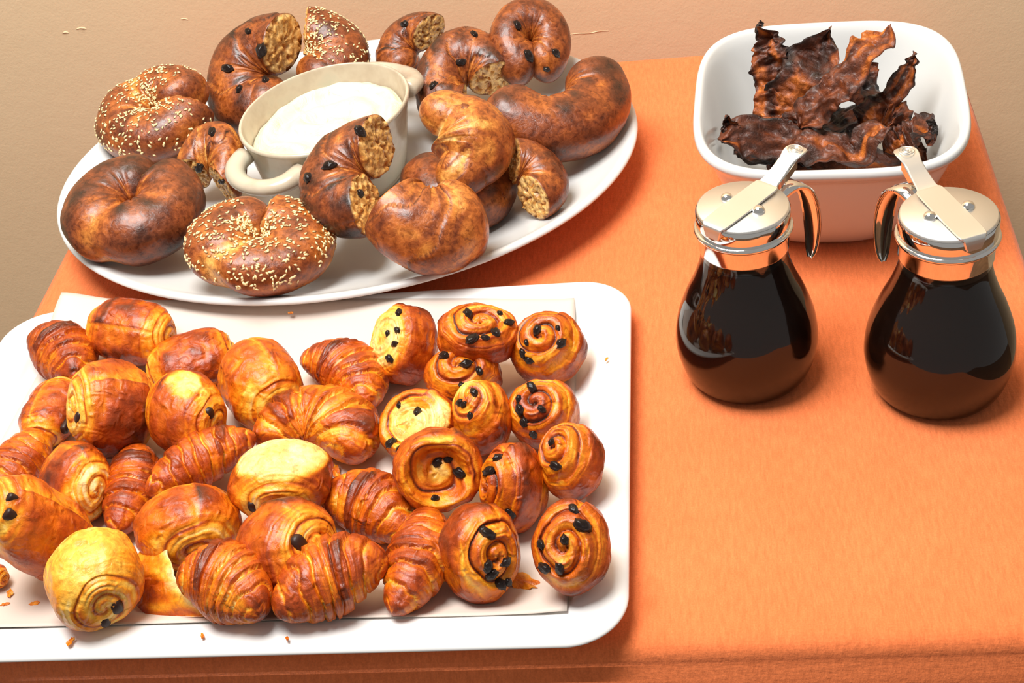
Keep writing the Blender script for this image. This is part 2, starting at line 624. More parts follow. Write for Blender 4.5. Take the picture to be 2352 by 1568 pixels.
# ------------------------------------------------------------------ crock of cream cheese
def crock():
    c = at(746, 252, 0.074)
    root = link('handled_crock', None, None, (c[0], c[1], T + 0.0105))
    tag(root, 'cream glazed oval crock with two loop handles in the middle of the platter', 'crock')
    ang = math.radians(60)
    ca, sa = math.cos(ang), math.sin(ang)
    A, B = 0.077, 0.0655
    prof = [(0.02, 0.001), (0.74, 0.0), (0.80, 0.002), (0.84, 0.010), (0.90, 0.032), (0.95, 0.052), (0.985, 0.0615), (1.0, 0.0640), (0.992, 0.0660), (0.972, 0.0665), (0.955, 0.0650), (0.93, 0.056), (0.86, 0.03), (0.78, 0.010), (0.6, 0.005), (0.02, 0.005)]
    rows = lathe(smooth_profile(prof, 4), 96, A, B)
    rows = np.stack([rows[..., 0] * ca - rows[..., 1] * sa, rows[..., 0] * sa + rows[..., 1] * ca, rows[..., 2]], -1)
    V, Q, Tn = rings(rows)
    stone = make_stone_mat()
    link('bowl', mesh_data('crock_bowl', V, Q, Tn), stone, (0, 0, 0), root)
    for s in (-1, 1):
        th = np.linspace(-1, 1, 29)
        w = 0.030
        x = A * 0.94 + 0.029 * np.cos(th * math.pi / 2) ** 0.75 - 0.004
        y = w * np.sin(th * math.pi / 2 * 1.0)
        z = 0.052 - 0.004 * np.cos(th * math.pi / 2)
        P = np.stack([s * x * ca - y * sa, s * x * sa + y * ca, z], -1)
        V, Q, Tn = rings(tube(P, 0.0075 + 0.0015 * np.abs(th), 14, 0.8))
        link('handle', mesh_data('crock_handle', V, Q, Tn), stone, (0, 0, 0), root)
    # the cheese
    n, m = 46, 120
    rows = []
    th = np.linspace(0, 2 * math.pi, m, endpoint=False)
    for k in range(n):
        r = (k + 0.6) / n
        x, y = A * 0.902 * r * np.cos(th), B * 0.902 * r * np.sin(th)
        P = np.stack([x * 30, y * 30, 0 * x], -1)
        warp = fbm(P * 0.8, 3, 2)
        sw = np.sin(r * 15 + th * 1.0 + warp * 4.0)
        z = 0.0485 + 0.0028 * sw * sstep(1.0, 0.8, r) + 0.0045 * (1 - r ** 2) + 0.0034 * fbm(P * 1.6, 9, 3)
        z = z - 0.003 * sstep(0.9, 1.0, r) + 0.006 * sstep(0.6, 1.0, r) * sstep(0.2, 1.0, np.cos(th - 0.5))
        rows.append(np.stack([x * ca - y * sa, x * sa + y * ca, z], -1))
    for f, z in ((0.885, 0.044), (0.83, 0.030), (0.74, 0.0125), (0.5, 0.0075), (0.05, 0.0075)):
        x, y = A * f * np.cos(th), B * f * np.sin(th)
        rows.append(np.stack([x * ca - y * sa, x * sa + y * ca, np.full(m, z)], -1))
    V, Q, Tn = rings(np.array(rows))
    o = link('cream_cheese', mesh_data('cream_cheese', V, Q, Tn), make_cream_mat(), (c[0], c[1], T + 0.0105))
    tag(o, 'swirled white cream cheese filling the handled crock', 'cream cheese')


crock()


# ------------------------------------------------------------------ square bowl with bacon
BWC = np.array([0.2465, -0.2560])


def sup(hx, hy, p, n=128):
    th = np.linspace(0, 2 * math.pi, n, endpoint=False)
    c, s = np.cos(th), np.sin(th)
    k = (np.abs(c) ** p + np.abs(s) ** p) ** (-1 / p)
    return np.stack([hx * k * c, hy * k * s], -1)


def bowl():
    prof = [(0.02, 0.001, 2.6), (0.50, 0.0, 2.6), (0.56, 0.001, 2.8), (0.62, 0.006, 3), (0.72, 0.022, 3.2), (0.80, 0.042, 3.4), (0.875, 0.063, 3.6), (0.93, 0.078, 3.6), (0.975, 0.0835, 3.6), (1.0, 0.0875, 3.6), (1.0, 0.0905, 3.6),
            (0.985, 0.0925, 3.6), (0.955, 0.0925, 3.6), (0.93, 0.0895, 3.6), (0.90, 0.082, 3.5), (0.83, 0.06, 3.3), (0.74, 0.034, 3.1), (0.64, 0.016, 3), (0.52, 0.009, 2.8), (0.3, 0.0075, 2.6), (0.02, 0.007, 2.6)]
    prof = smooth_profile(prof, 4)
    rows = []
    for s, z, p in prof:
        q = sup(0.0985 * s, 0.112 * s, p)
        rows.append(np.concatenate([q, np.full((len(q), 1), z)], 1))
    a = math.radians(-4)
    rows = np.array(rows)
    rows = np.stack([rows[..., 0] * math.cos(a) - rows[..., 1] * math.sin(a), rows[..., 0] * math.sin(a) + rows[..., 1] * math.cos(a), rows[..., 2]], -1)
    V, Q, Tn = rings(rows)
    o = link('square_bowl', mesh_data('square_bowl', V, Q, Tn), MAT_PORC, (BWC[0], BWC[1], T + 0.0005))
    tag(o, 'white rounded square serving bowl holding strips of bacon', 'bowl')


bowl()


def catmull(P, n):
    P = np.asarray(P, float)
    k = max(2, n // (len(P) - 1))
    return smooth_profile(P, k)


BAC_C = np.array([lin(c) for c in ((232, 150, 62), (206, 116, 40), (164, 84, 30), (118, 56, 24), (84, 40, 22), (54, 28, 18), (28, 16, 12))])


def bacon(pts, width, seed, label, normal=(0, 0.35, 1.0), twist=0.0, ruffle=0.004, dark=0.0, taper=0.0):
    P = np.array([at(p[0], p[1], p[2]) for p in pts])
    C = catmull(P, 90)
    n = len(C)
    tg = np.gradient(C, axis=0); tg /= np.linalg.norm(tg, axis=1)[:, None]
    N0 = cw(*normal)
    s = np.cross(tg, N0); s /= np.linalg.norm(s, axis=1)[:, None]
    nn = np.cross(s, tg)
    t = np.linspace(0, 1, n)
    a = twist * (t - 0.5) + 0.35 * vn(np.stack([t * 4, t * 0, t * 0], -1), seed)
    s2 = s * np.cos(a)[:, None] + nn * np.sin(a)[:, None]
    n2 = -s * np.sin(a)[:, None] + nn * np.cos(a)[:, None]
    m = 22
    w = np.linspace(-1, 1, m)
    env = np.clip(np.minimum(sstep(0, 0.10, t) * 0.75 + 0.25, sstep(1, 0.9, t) * 0.75 + 0.25), 0.2, 1)
    if taper:
        env = env * (0.12 + 0.88 * sstep(-0.03, taper, t + 0.06 * vn(np.stack([t * 18, t * 0, t * 0 + 9], -1), seed)))
    wid = width / 2 * env * (1 + 0.22 * vn(np.stack([t * 6, t * 0 + 3, t * 0], -1), seed + 1))
    edge = 0.10 * vn(np.stack([t[:, None] * 22 + 0 * w, np.sign(w)[None, :] * 4 + 0 * t[:, None], 0 * t[:, None] + 0 * w], -1), seed + 2) * np.abs(w)[None, :] ** 3
    off = wid[:, None] * (w[None, :] * (1 + edge))
    tt, ww = np.meshgrid(t, w, indexing='ij')
    h = ruffle * vn(np.stack([tt * 7, ww * 0.8, tt * 0], -1), seed + 3) * 1.6 + ruffle * 0.7 * vn(np.stack([tt * 16, ww * 2.0, tt * 0], -1), seed + 4) + ruffle * 0.35 * vn(np.stack([tt * 34, ww * 5, tt * 0], -1), seed + 7)
    h = h + 0.0028 * ww ** 2 * vn(np.stack([tt * 3, np.sign(ww), tt * 0], -1), seed + 5)
    top = C[:, None] + s2[:, None] * off[..., None] + n2[:, None] * h[..., None]
    th = 0.0011 * (1 - 0.7 * ww ** 4) + 0.0003
    bot = top - n2[:, None] * th[..., None] * 2
    # fatty streaks run along the strip
    st = vn(np.stack([tt * 3.5, ww * 2.4 + 0.5 * vn(np.stack([tt * 5, ww * 0, tt * 0], -1), seed), tt * 0], -1), seed + 6)
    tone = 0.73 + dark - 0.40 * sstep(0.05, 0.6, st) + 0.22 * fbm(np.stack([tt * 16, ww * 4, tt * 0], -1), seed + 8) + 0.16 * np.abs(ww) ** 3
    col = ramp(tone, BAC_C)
    rows = np.concatenate([top, bot[:, ::-1]], 1)
    cc = np.concatenate([col, col[:, ::-1]], 1)
    V, Q, Tn = rings(rows)
    cv = grow(cc, 0)
    o0 = rows.reshape(-1, 3).mean(0)
    o0[2] = V[:, 2].min()
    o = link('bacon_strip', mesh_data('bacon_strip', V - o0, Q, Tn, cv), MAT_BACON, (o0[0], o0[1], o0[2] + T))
    tag(o, label, 'bacon', 'bacon strips in the square bowl')


bacon([(1762, 378, .040), (1850, 382, .036), (1960, 382, .036), (2070, 368, .038), (2125, 340, .045)], 0.036, 91, 'flat bacon strip at the front bottom of the bowl, under the long horizontal one', (0, .8, .7), 0.2, 0.003)
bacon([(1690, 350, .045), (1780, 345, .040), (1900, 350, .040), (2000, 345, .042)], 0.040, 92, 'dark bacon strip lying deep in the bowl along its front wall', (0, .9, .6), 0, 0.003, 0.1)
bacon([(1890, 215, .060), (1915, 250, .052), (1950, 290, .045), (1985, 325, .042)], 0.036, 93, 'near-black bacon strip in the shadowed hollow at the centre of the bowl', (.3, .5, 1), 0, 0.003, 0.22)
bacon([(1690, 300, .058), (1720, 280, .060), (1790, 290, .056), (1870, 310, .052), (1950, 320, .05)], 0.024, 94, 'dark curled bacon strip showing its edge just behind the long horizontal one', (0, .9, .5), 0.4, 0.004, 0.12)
bacon([(1752, 60, .118), (1768, 125, .100), (1775, 200, .078), (1772, 285, .055)], 0.031, 95, 'leftmost upright bacon strip with a thin curled tip above the rim', (-.35, .2, 1), 0.9, 0.0045, taper=0.35)
bacon([(1752, 52, .121), (1745, 56, .1195), (1741, 66, .116), (1744, 84, .111)], 0.0045, 105, 'thin black hooked crisp of bacon topping the leftmost upright strip', (0, .2, 1), 0, 0.001, 0.3)
bacon([(1908, 62, .118), (1882, 125, .104), (1840, 190, .086), (1808, 265, .060), (1800, 300, .050)], 0.043, 96, 'broad dark upright bacon strip with a pointed tip in the middle of the bowl', (-.25, .25, 1), -0.7, 0.004, 0.06, taper=0.40)
bacon([(1960, 110, .095), (1972, 165, .080), (1990, 220, .068), (2012, 280, .055), (2022, 320, .048)], 0.028, 97, 'dark bacon strip leaning right behind the long diagonal one', (.3, .2, 1), 0.4, 0.004, 0.15, taper=0.30)
bacon([(2100, 118, .106), (2085, 165, .092), (2045, 225, .074), (2000, 262, .064), (1975, 285, .058)], 0.020, 98, 'narrow bacon strip with a spiky tip against the right inner wall', (.2, .2, 1), 0.7, 0.0035, 0.05, taper=0.45)
bacon([(2042, 62, .124), (1995, 115, .115), (1935, 182, .099), (1880, 240, .083), (1836, 292, .070)], 0.026, 99, 'long orange-brown bacon strip crossing diagonally with its blunt end above the back rim', (-.2, .3, 1), 0.3, 0.0035, -0.12)
bacon([(2035, 255, .066), (2062, 272, .062), (2075, 300, .056), (2070, 335, .052)], 0.028, 100, 'short curled brown bacon piece folded over near the right wall', (.1, .6, .9), 0.3, 0.004, 0.04)
bacon([(2030, 345, .052), (2075, 325, .056), (2112, 305, .064), (2135, 290, .072)], 0.026, 101, 'reddish bacon end curling up against the right front wall', (.1, .6, .9), 0.4, 0.004, -0.02)
bacon([(2128, 330, .060), (2140, 312, .066), (2144, 290, .074), (2142, 272, .080)], 0.0070, 102, 'thin black bacon sliver standing at the right wall', (0, .3, 1), 0.3, 0.002, 0.3)
bacon([(1668, 262, .082), (1672, 280, .076), (1680, 300, .070), (1690, 318, .064)], 0.018, 103, 'small dark bacon tip sticking up at the left wall', (-.2, .4, 1), 0.3, 0.003, 0.1, taper=0.80)
bacon([(1655, 325, .066), (1710, 315, .064), (1790, 320, .062), (1850, 326, .062), (1910, 338, .062), (1965, 345, .062), (2000, 318, .066), (2045, 305, .068)], 0.027, 104, 'long wavy bacon strip lying horizontally across the front of the pile', (0, .5, 1), 0.3, 0.0045, -0.03)


# ------------------------------------------------------------------ syrup dispensers
def dispenser(px, az, turn, label, S=1.0):
    c = at(*px)
    root = link('syrup_dispenser', None, None, (c[0], c[1], T + 0.0005))
    tag(root, label, 'syrup dispenser', 'glass syrup dispensers')
    root.scale = (S, S, S)
    gl = smooth_profile([(0.001, 0.002), (0.031, 0.0), (0.0375, 0.0015), (0.0425, 0.0090), (0.0460, 0.0220), (0.0468, 0.0330), (0.0448, 0.0480), (0.0395, 0.0640), (0.0330, 0.0790), (0.0288, 0.0920), (0.0271, 0.1020), (0.0268, 0.1100)], 5)
    inner = np.stack([np.maximum(gl[::-1, 0] - 0.0016, 0.0006), np.maximum(gl[::-1, 1], 0.0022)], -1)
    V, Q, Tn = rings(lathe(np.vstack([gl, inner]), 72))
    link('glass_jar', mesh_data('glass_jar', V, Q, Tn), MAT_GLASS, (0, 0, 0), root)
    sy = np.array([(max(r - 0.0012, 0.0006), max(z, 0.0018)) for r, z in gl if z < 0.099])
    V, Q, Tn = rings(lathe(sy, 72))
    link('syrup', mesh_data('syrup', V, Q, Tn), MAT_SYRUP, (0, 0, 0), root)
    # threaded collar band and lid
    co = [(0.0262, 0.1035), (0.0282, 0.1035), (0.0286, 0.1045), (0.0286, 0.1160), (0.0290, 0.1165), (0.0306, 0.1170), (0.0312, 0.1185), (0.0306, 0.1200), (0.0285, 0.1205), (0.0262, 0.1205)]
    V, Q, Tn = rings(lathe(co + co[:1], 72), False, False)
    link('collar', mesh_data('collar', V, Q, Tn), MAT_CHROME, (0, 0, 0), root)
    ld = [(0.001, 0.1195), (0.0290, 0.1195), (0.0292, 0.1205), (0.0292, 0.1310), (0.0288, 0.1328), (0.0278, 0.1335), (0.001, 0.1338)]
    V, Q, Tn = rings(lathe(ld, 72))
    lid = link('lid', mesh_data('lid', V, Q, Tn), MAT_BRUSH, (0, 0, 0), root)
    V, Q, Tn = rings(lathe([(0.0293, 0.1202), (0.0297, 0.1206), (0.0297, 0.1308), (0.0293, 0.1316)], 72), False, False)
    link('lid_band', mesh_data('lid_band', V, Q, Tn), MAT_CHROME, (0, 0, 0), lid)
    a = math.radians(az + turn)
    d2 = np.array([math.cos(a), math.sin(a), 0]); p2 = np.array([-math.sin(a), math.cos(a), 0])
    a = math.radians(az)
    d = np.array([math.cos(a), math.sin(a), 0]); p = np.array([-math.sin(a), math.cos(a), 0])
    Z = np.array([0, 0, 1.0])
    # sliding lever: flat strip over the lid, folded down at the spout, rising to a round thumb pad
    prof = [(-0.0304, 0.126, .0050), (-0.0304, 0.1310, .0066), (-0.0296, 0.1338, .0074), (-0.026, 0.1346, .0090), (-0.008, 0.1349, .0094), (0.010, 0.1351, .0092), (0.0235, 0.1354, .0088), (0.027, 0.1357, .0068), (0.036, 0.1390, .0060), (0.044, 0.1425, .0056), (0.050, 0.1448, .0070), (0.0545, 0.1456, .0074), (0.0590, 0.1450, .0060), (0.0615, 0.1438, .0020)]
    pr = smooth_profile(prof, 8)
    rows = []
    tg = np.gradient(pr[:, :2], axis=0); tg /= np.linalg.norm(tg, axis=1)[:, None]
    for (s, z, w), (ts, tz) in zip(pr, tg):
        nrm = d * (-tz) + Z * ts
        b0 = d * s + Z * z
        h = nrm * 0.0006
        e = w - 0.0006
        rows.append([b0 - p * w, b0 - p * e + h, b0 + p * e + h, b0 + p * w, b0 + p * e - h, b0 - p * e - h])
    V, Q, Tn = rings(np.array(rows))
    lev = link('lever', mesh_data('lever', V, Q, Tn, smooth=False), MAT_BRUSH, (0, 0, 0), root)
    for r in (0.0048, 0.0030, 0.0014):
        th = np.linspace(0, 2 * math.pi, 29)
        P = np.array([d * (0.0540 + r * math.cos(t)) + p * r * math.sin(t) + Z * (0.1468 - 0.0002 * math.cos(t)) for t in th])
        V, Q, Tn = rings(tube(P, 0.00035, 6), False, False)
        link('pad_ring', mesh_data('pad_ring', V, Q, Tn), MAT_BRUSH, (0, 0, 0), lev)
    # side flanges under the thumb end
    for s in (-1, 1):
        P = [(0.026, 0.1335), (0.033, 0.1360), (0.040, 0.1390), (0.048, 0.1425)]
        rows = []
        for (x, z) in P:
            b0 = d * x + p * s * 0.0058 + Z * z
            rows.append([b0 - p * .0004 - Z * .0045, b0 + p * .0004 - Z * .0045, b0 + p * .0004 + Z * .001, b0 - p * .0004 + Z * .001])
        V, Q, Tn = rings(np.array(rows))
        link('flange', mesh_data('flange', V, Q, Tn, smooth=False), MAT_CHROME, (0, 0, 0), lev)
    for s in (-1, 1):
        b0 = p * s * 0.0125
        V, Q, Tn = rings(lathe([(0.0042, 0.1332), (0.0040, 0.1350), (0.0030, 0.1366), (0.0014, 0.1374), (0.0003, 0.1376)], 24) + b0)
        link('rivet', mesh_data('rivet', V, Q, Tn), MAT_CHROME, (0, 0, 0), root)
    # handle blade hanging from the back of the collar
    hp = smooth_profile([(0.0275, 0.1235, .0060), (0.036, 0.1275, .0066), (0.046, 0.1275, .0074), (0.0555, 0.1205, .0078), (0.0615, 0.1080, .0080), (0.0645, 0.0930, .0074), (0.0650, 0.0780, .0062), (0.0640, 0.0660, .0044), (0.0630, 0.0600, .0016)], 5)
    tg = np.gradient(hp[:, :2], axis=0); tg /= np.linalg.norm(tg, axis=1)[:, None]
    rows = []
    for (x, z, w), (ts, tz) in zip(hp, tg):
        nrm = d2 * (-tz) + Z * ts
        b0 = d2 * x + Z * z
        rows.append([b0 - p2 * w - nrm * .002, b0 - p2 * w * 0.9 + nrm * .0006, b0 + nrm * .0012, b0 + p2 * w * 0.9 + nrm * .0006, b0 + p2 * w - nrm * .002, b0 + p2 * w * 0.85 - nrm * .0006, b0 - nrm * .0002, b0 - p2 * w * 0.85 - nrm * .0006])
    V, Q, Tn = rings(np.array(rows))
    link('handle', mesh_data('handle', V, Q, Tn), MAT_CHROME, (0, 0, 0), root)
    return root


dispenser((1717, 850), 49, -6, 'pear-shaped glass syrup dispenser with chrome lid, left of the pair')
dispenser((2151, 882), 110, 8, 'pear-shaped glass syrup dispenser with chrome lid at the table\'s right edge', 1.01)


# ------------------------------------------------------------------ baked goods: shapes
def croissant(seed, k=0.42, bend=0.9, steps=4, tab=None, depth=0.15, pale=0.0, dark=0.0, fat=1.0, tip=0.11):
    """half length 1 along x; returns rows, tone (rows x cols)"""
    nu, nv = 150, 84
    u = np.linspace(-1, 1, nu)[:, None]; v = np.linspace(0, 2 * math.pi, nv, endpoint=False)[None, :]
    au = np.abs(u)
    env = k * ((1 - au ** 1.8 * 0.97) ** 0.78 * (1 - tip) + tip * np.clip((1.0 - au) / 0.08, 0, 1) ** 0.5)
    S3 = np.stack([u * 2.0 + 0 * v, 1.3 * np.cos(v) + 0 * u, 1.3 * np.sin(v) + 0 * u], -1)
    warp = 0.30 * vn(S3 * 1.2, seed)
    g = (au ** 0.85) * steps
    ph = g + np.sign(u) * v / (2 * math.pi) + warp
    fr = ph - np.floor(ph)
    lip = sstep(0, 0.25, fr) * 0.35 + 0.65 * np.sqrt(np.clip(fr, 0, 1))
    lip = lip * (1 - sstep(0.93, 1.0, fr))
    stri = vn(np.stack([u * 34 + warp * 6, 0.9 * np.cos(v) + 0 * u, 0.9 * np.sin(v) + 0 * u], -1), seed + 5)
    stri2 = vn(np.stack([u * 75 + warp * 9, 1.3 * np.cos(v) + 0 * u, 1.3 * np.sin(v) + 0 * u], -1), seed + 6)
    low = fbm(S3 * 1.1, seed + 3, 3)
    tone = 0.56 - 0.16 * pale + dark + 0.30 * low + 0.24 * (lip - 0.5) + 0.10 * stri + 0.06 * stri2
    tone = tone + 0.28 * sstep(0.97, 1.0, fr) - 0.14 * sstep(0.25, 0.0, fr) + 0.15 * sstep(0.8, 1.0, au)
    r = env * (1 - depth * 0.6 + depth * 1.3 * lip + 0.014 * stri + 0.006 * stri2 + 0.05 * low)
    for tu, tw, va, vb in ([] if tab is None else [tab] if not isinstance(tab, list) else tab):
        # the tail of the dough triangle, pressed on top and browned
        vv = (v - math.pi / 2 + math.pi) % (2 * math.pi) - math.pi
        mk = sstep(tw, tw * 0.75, np.abs(u - tu + 0.06 * np.sin(vv * 2))) * sstep(va - 0.12, va, vv) * sstep(vb + 0.12, vb, vv)
        r = r + k * 0.10 * mk * (0.7 + 0.3 * low)
        tone = tone + mk * 0.34
    tone = np.where(tone > 0.72, 0.72 + (tone - 0.72) * 0.5, tone)
    th = u * bend
    if bend > 1e-3:
        rho = 1.0 / bend
        cx, cy = rho * np.sin(th), rho * (np.cos(th) - 1)
    else:
        cx, cy = u * 1.0, 0 * u
    nx, ny = np.sin(th), np.cos(th)
    yy = r * np.cos(v); zz = r * np.sin(v) * 0.86 * fat
    rows = np.stack([cx + nx * yy, cy + ny * yy, zz + 0 * u], -1)
    return rows, tone


def roll(seed, A=0.75, B=0.62, C=0.5, e=0.70, turns=2.6, groove=0.05, bulge=0.08, side=0.70, cap=0.38, pale=None, flap=0.05, v0=1.2, tint=0.0, crown=None, hollow=0.0):
    """rolled dough, axis along z (half length A), spiral showing on both ends"""
    nt, nv = 130, 96
    t = np.linspace(0.012, math.pi - 0.012, nt)[:, None]; v = np.linspace(0, 2 * math.pi, nv, endpoint=False)[None, :]
    # concentrate rows on the caps
    ct, st = np.cos(t), np.sin(t)
    z = A * np.sign(ct) * np.abs(ct) ** e
    rho = np.abs(st) ** e
    zz0 = z / A
    S3 = np.stack([rho * np.cos(v) * 1.6, rho * np.sin(v) * 1.6, z * 1.6 / max(A, .3) * A + 0 * v], -1)
    low = fbm(S3 * 1.3, seed, 3)
    warp = 0.25 * vn(S3 * 1.1, seed + 2)
    capm = sstep(0.72, 0.92, np.abs(zz0)) * sstep(1.0, 0.88, rho)
    ph = turns * rho + np.sign(z) * v / (2 * math.pi) + warp * 0.7
    fr = ph - np.floor(ph)
    tent = np.sin(np.clip(fr, 0, 1) * math.pi) ** 0.6
    stri = vn(np.stack([ph * 9, 0.8 * np.cos(v) + 0 * rho, 0.8 * np.sin(v) + 0 * rho], -1), seed + 5)
    dz = capm * (groove * (tent - 0.75) + 0.020 * stri + bulge * (1 - rho ** 2) - hollow * sstep(0.8, 0.45, rho))
    z2 = z + np.sign(z) * dz + 0.03 * low * A
    # free edge of the outer wrap on the side
    vv = ((v - v0) / (2 * math.pi)) % 1.0
    wrap = flap * (vv ** 0.8 - 0.4)
    sidem = sstep(0.9, 0.6, np.abs(zz0))
    wr = vn(np.stack([2.2 * np.cos(v) + 0 * z, 2.2 * np.sin(v) + 0 * z, z * 14 / max(A, .25) * A * 0.6 + 0 * v], -1), seed + 7)
    rr = rho * (1 + wrap * (1 - capm * 0.5) + 0.085 * low + 0.022 * wr * sidem)
    x = B * rr * np.cos(v); y = C * rr * np.sin(v)
    s_side = side + 0.30 * low + 0.10 * wr - 0.30 * sstep(0.45, 0.95, np.abs(zz0)) * (1 if A > 0.4 else 0.55) - 0.2 * sstep(0.06, 0.0, vv) + 0.12 * sstep(0.985, 1.0, vv)
    s_cap = cap + 0.20 * low + 0.24 * stri + 0.34 * sstep(0.14, 0.0, np.minimum(fr, 1 - fr)) - 0.06 * tent
    lam = vn(np.stack([np.abs(zz0) * 20 + 2.5 * low + 0 * v, 0.7 * np.cos(v) + 0 * z, 0.7 * np.sin(v) + 0 * z], -1), seed + 31) * sstep(0.35, 0.8, np.abs(zz0)) * (1 - capm)
    rr = rr * (1 + 0.022 * lam)
    x = B * rr * np.cos(v); y = C * rr * np.sin(v)
    tone = s_side * (1 - capm) + s_cap * capm + tint + 0.22 * lam
    if crown is not None:
        tone = tone + crown * capm * sstep(0.75, 0.1, rho)
    rows = np.stack([x, y, z2 + 0 * v], -1)
    if pale is not None:
        for (dx, dy, dzv, thr, soft, amt, *to) in pale:
            D = unit((dx, dy, dzv))
            P = rows / np.array([B, C, A]); P = P / np.linalg.norm(P, axis=-1)[..., None]
            mk = sstep(thr - soft, thr + soft, P @ D + 0.16 * low)
            tone = tone * (1 - mk * amt) + mk * amt * ((to[0] if to else 0.06) + 0.10 * low + 0.03 * stri)
    return rows, tone


def bagel(seed, k=0.62, span=200, swirl=0.0, swirls=3, ends=('round', 'round'), tone0=0.62, flatz=0.85, taper=0.0, crease=None, rag=0.10, pinch=0.0):
    """part of a ring, ring radius 1 in the xy plane, middle of the arc towards +y"""
    nu, nv, nc = 100, 80, 14
    sp = math.radians(span)
    uu = np.linspace(-0.5, 0.5, nu)
    v = np.linspace(0, 2 * math.pi, nv, endpoint=False)
    # rows with end caps
    us, rad, push, capk = [], [], [], []
    for i in range(nc):
        f = i / nc
        us.append(-0.5); capk.append(1.0)
        if ends[0] == 'round':
            rad.append(math.sin(max(f, .04) * math.pi / 2)); push.append(-math.cos(f * math.pi / 2) * 0.8)
        else:
            rad.append(max(f, 0.03)); push.append(0.0)
    for x in uu:
        us.append(x); rad.append(1.0); push.append(0.0); capk.append(0.0)
    for i in range(nc):
        f = 1 - (i + 1) / nc
        us.append(0.5); capk.append(2.0)
        if ends[1] == 'round':
            rad.append(math.sin(max(f, .04) * math.pi / 2)); push.append(math.cos(f * math.pi / 2) * 0.8)
        else:
            rad.append(max(f, 0.03)); push.append(0.0)
    us = np.array(us)[:, None]; rad = np.array(rad)[:, None]; push = np.array(push)[:, None]; capk = np.array(capk)[:, None]
    V = v[None, :] + 0 * us
    th = math.pi / 2 - us * sp
    S3 = np.stack([us * sp * 1.3 + 0 * V, 0.9 * rad * np.cos(V), 0.9 * rad * np.sin(V)], -1)
    low = fbm(S3 * 1.2, seed, 3)
    r = k * (1 + 0.07 * low) * (1 - taper * (2 * np.abs(us)) ** 2)
    if pinch:
        r = r * (1 - pinch * np.exp(-((us) / 0.10) ** 2))
    ph = swirls * V / (2 * math.pi) + us * swirl + 0.3 * vn(S3 * 1.5, seed + 1)
    fr = ph - np.floor(ph)
    on = 1.0 if swirl else 0.0
    r = r * (1 + on * (0.07 * (np.sqrt(fr) - 0.6) * (1 - sstep(0.92, 1.0, fr))))
    stri = vn(np.stack([ph * 7, us * 3 + 0 * ph, 0 * ph], -1), seed + 4)
    tone = tone0 + 0.30 * fbm(S3 * 2.2, seed + 3, 4) + 0.12 * low
    tone = tone + on * (0.15 * stri + 0.22 * sstep(0.93, 1.0, fr) - 0.16 * sstep(0.16, 0.0, fr))
    rc = vn(np.stack([us * sp * 9 + 0 * V, 0.5 * np.cos(V), 0.5 * np.sin(V)], -1), seed + 21)
    tone = tone - 0.24 * sstep(0.2, -0.8, np.cos(V)) * sstep(0.15, 0.6, rc) * (capk == 0)
    r = r * (1 - 0.05 * sstep(0.2, -0.8, np.cos(V)) * sstep(0.1, 0.6, rc) * (capk == 0))
    # inside of the ring stays paler
    tone = tone - 0.14 * sstep(-0.3, -0.95, np.cos(V)) * (capk == 0)
    if crease is not None:
        for (cu, cwid) in crease:
            mk = np.exp(-((us - cu - 0.03 * np.sin(V * 2)) / cwid) ** 2)
            r = r * (1 - 0.16 * mk)
            tone = tone - 0.35 * mk
    cut = np.zeros_like(us)
    cut = np.where(((capk == 1) & (ends[0] != 'round')) | ((capk == 2) & (ends[1] != 'round')), 1.0, 0.0)
    cut = cut * (rad < 0.93)
    pz = np.stack([rad * np.cos(V) * 6.0, rad * np.sin(V) * 6.0, us * 9 + 0 * V], -1)
    cr = fbm(pz, seed + 9, 3)
    pore = sstep(0.18, 0.5, vn(pz * 1.25, seed + 12))
    push = push * k * 0.9 + np.where(capk == 1, -1.0, 1.0) * cut * (rag * k * cr - 0.12 * k * pore + 0.05 * k)
    rr = r * rad
    cv = np.cos(V)
    lx = rr * np.where(cv < 0, cv * min(1.0, 0.93 / k), cv); lz = rr * np.sin(V) * flatz
    R = 1.0 + lx
    # tangent direction
    tx, ty = np.sin(th), -np.cos(th)
    X = R * np.cos(th) + tx * push; Y = R * np.sin(th) + ty * push
    rows = np.stack([X, Y, lz], -1)
    col = ramp(tone, BAG_C)
    crumb = ramp(0.08 + 0.26 * cr + 0.30 * pore, BAG_C)  # pores sunk above are also coloured darker, painting in the shade of their depth
    cmk = (cut + 0 * V)[..., None]
    col = col * (1 - cmk) + crumb * cmk
    return rows, col


# ------------------------------------------------------------------ baked goods: placing
FLOOR_TRAY = 0.0085
FLOOR_PLATE = 0.0100


def frame_axis(ax, up, rollang=0.0):
    """columns: x = ax, z ~ up"""
    ax = unit(ax)
    up = np.asarray(up, float)
    z = unit(up - ax * (up @ ax)); y = np.cross(z, ax)
    c, s = math.cos(rollang), math.sin(rollang)
    return np.stack([ax, y * c + z * s, -y * s + z * c], 1)


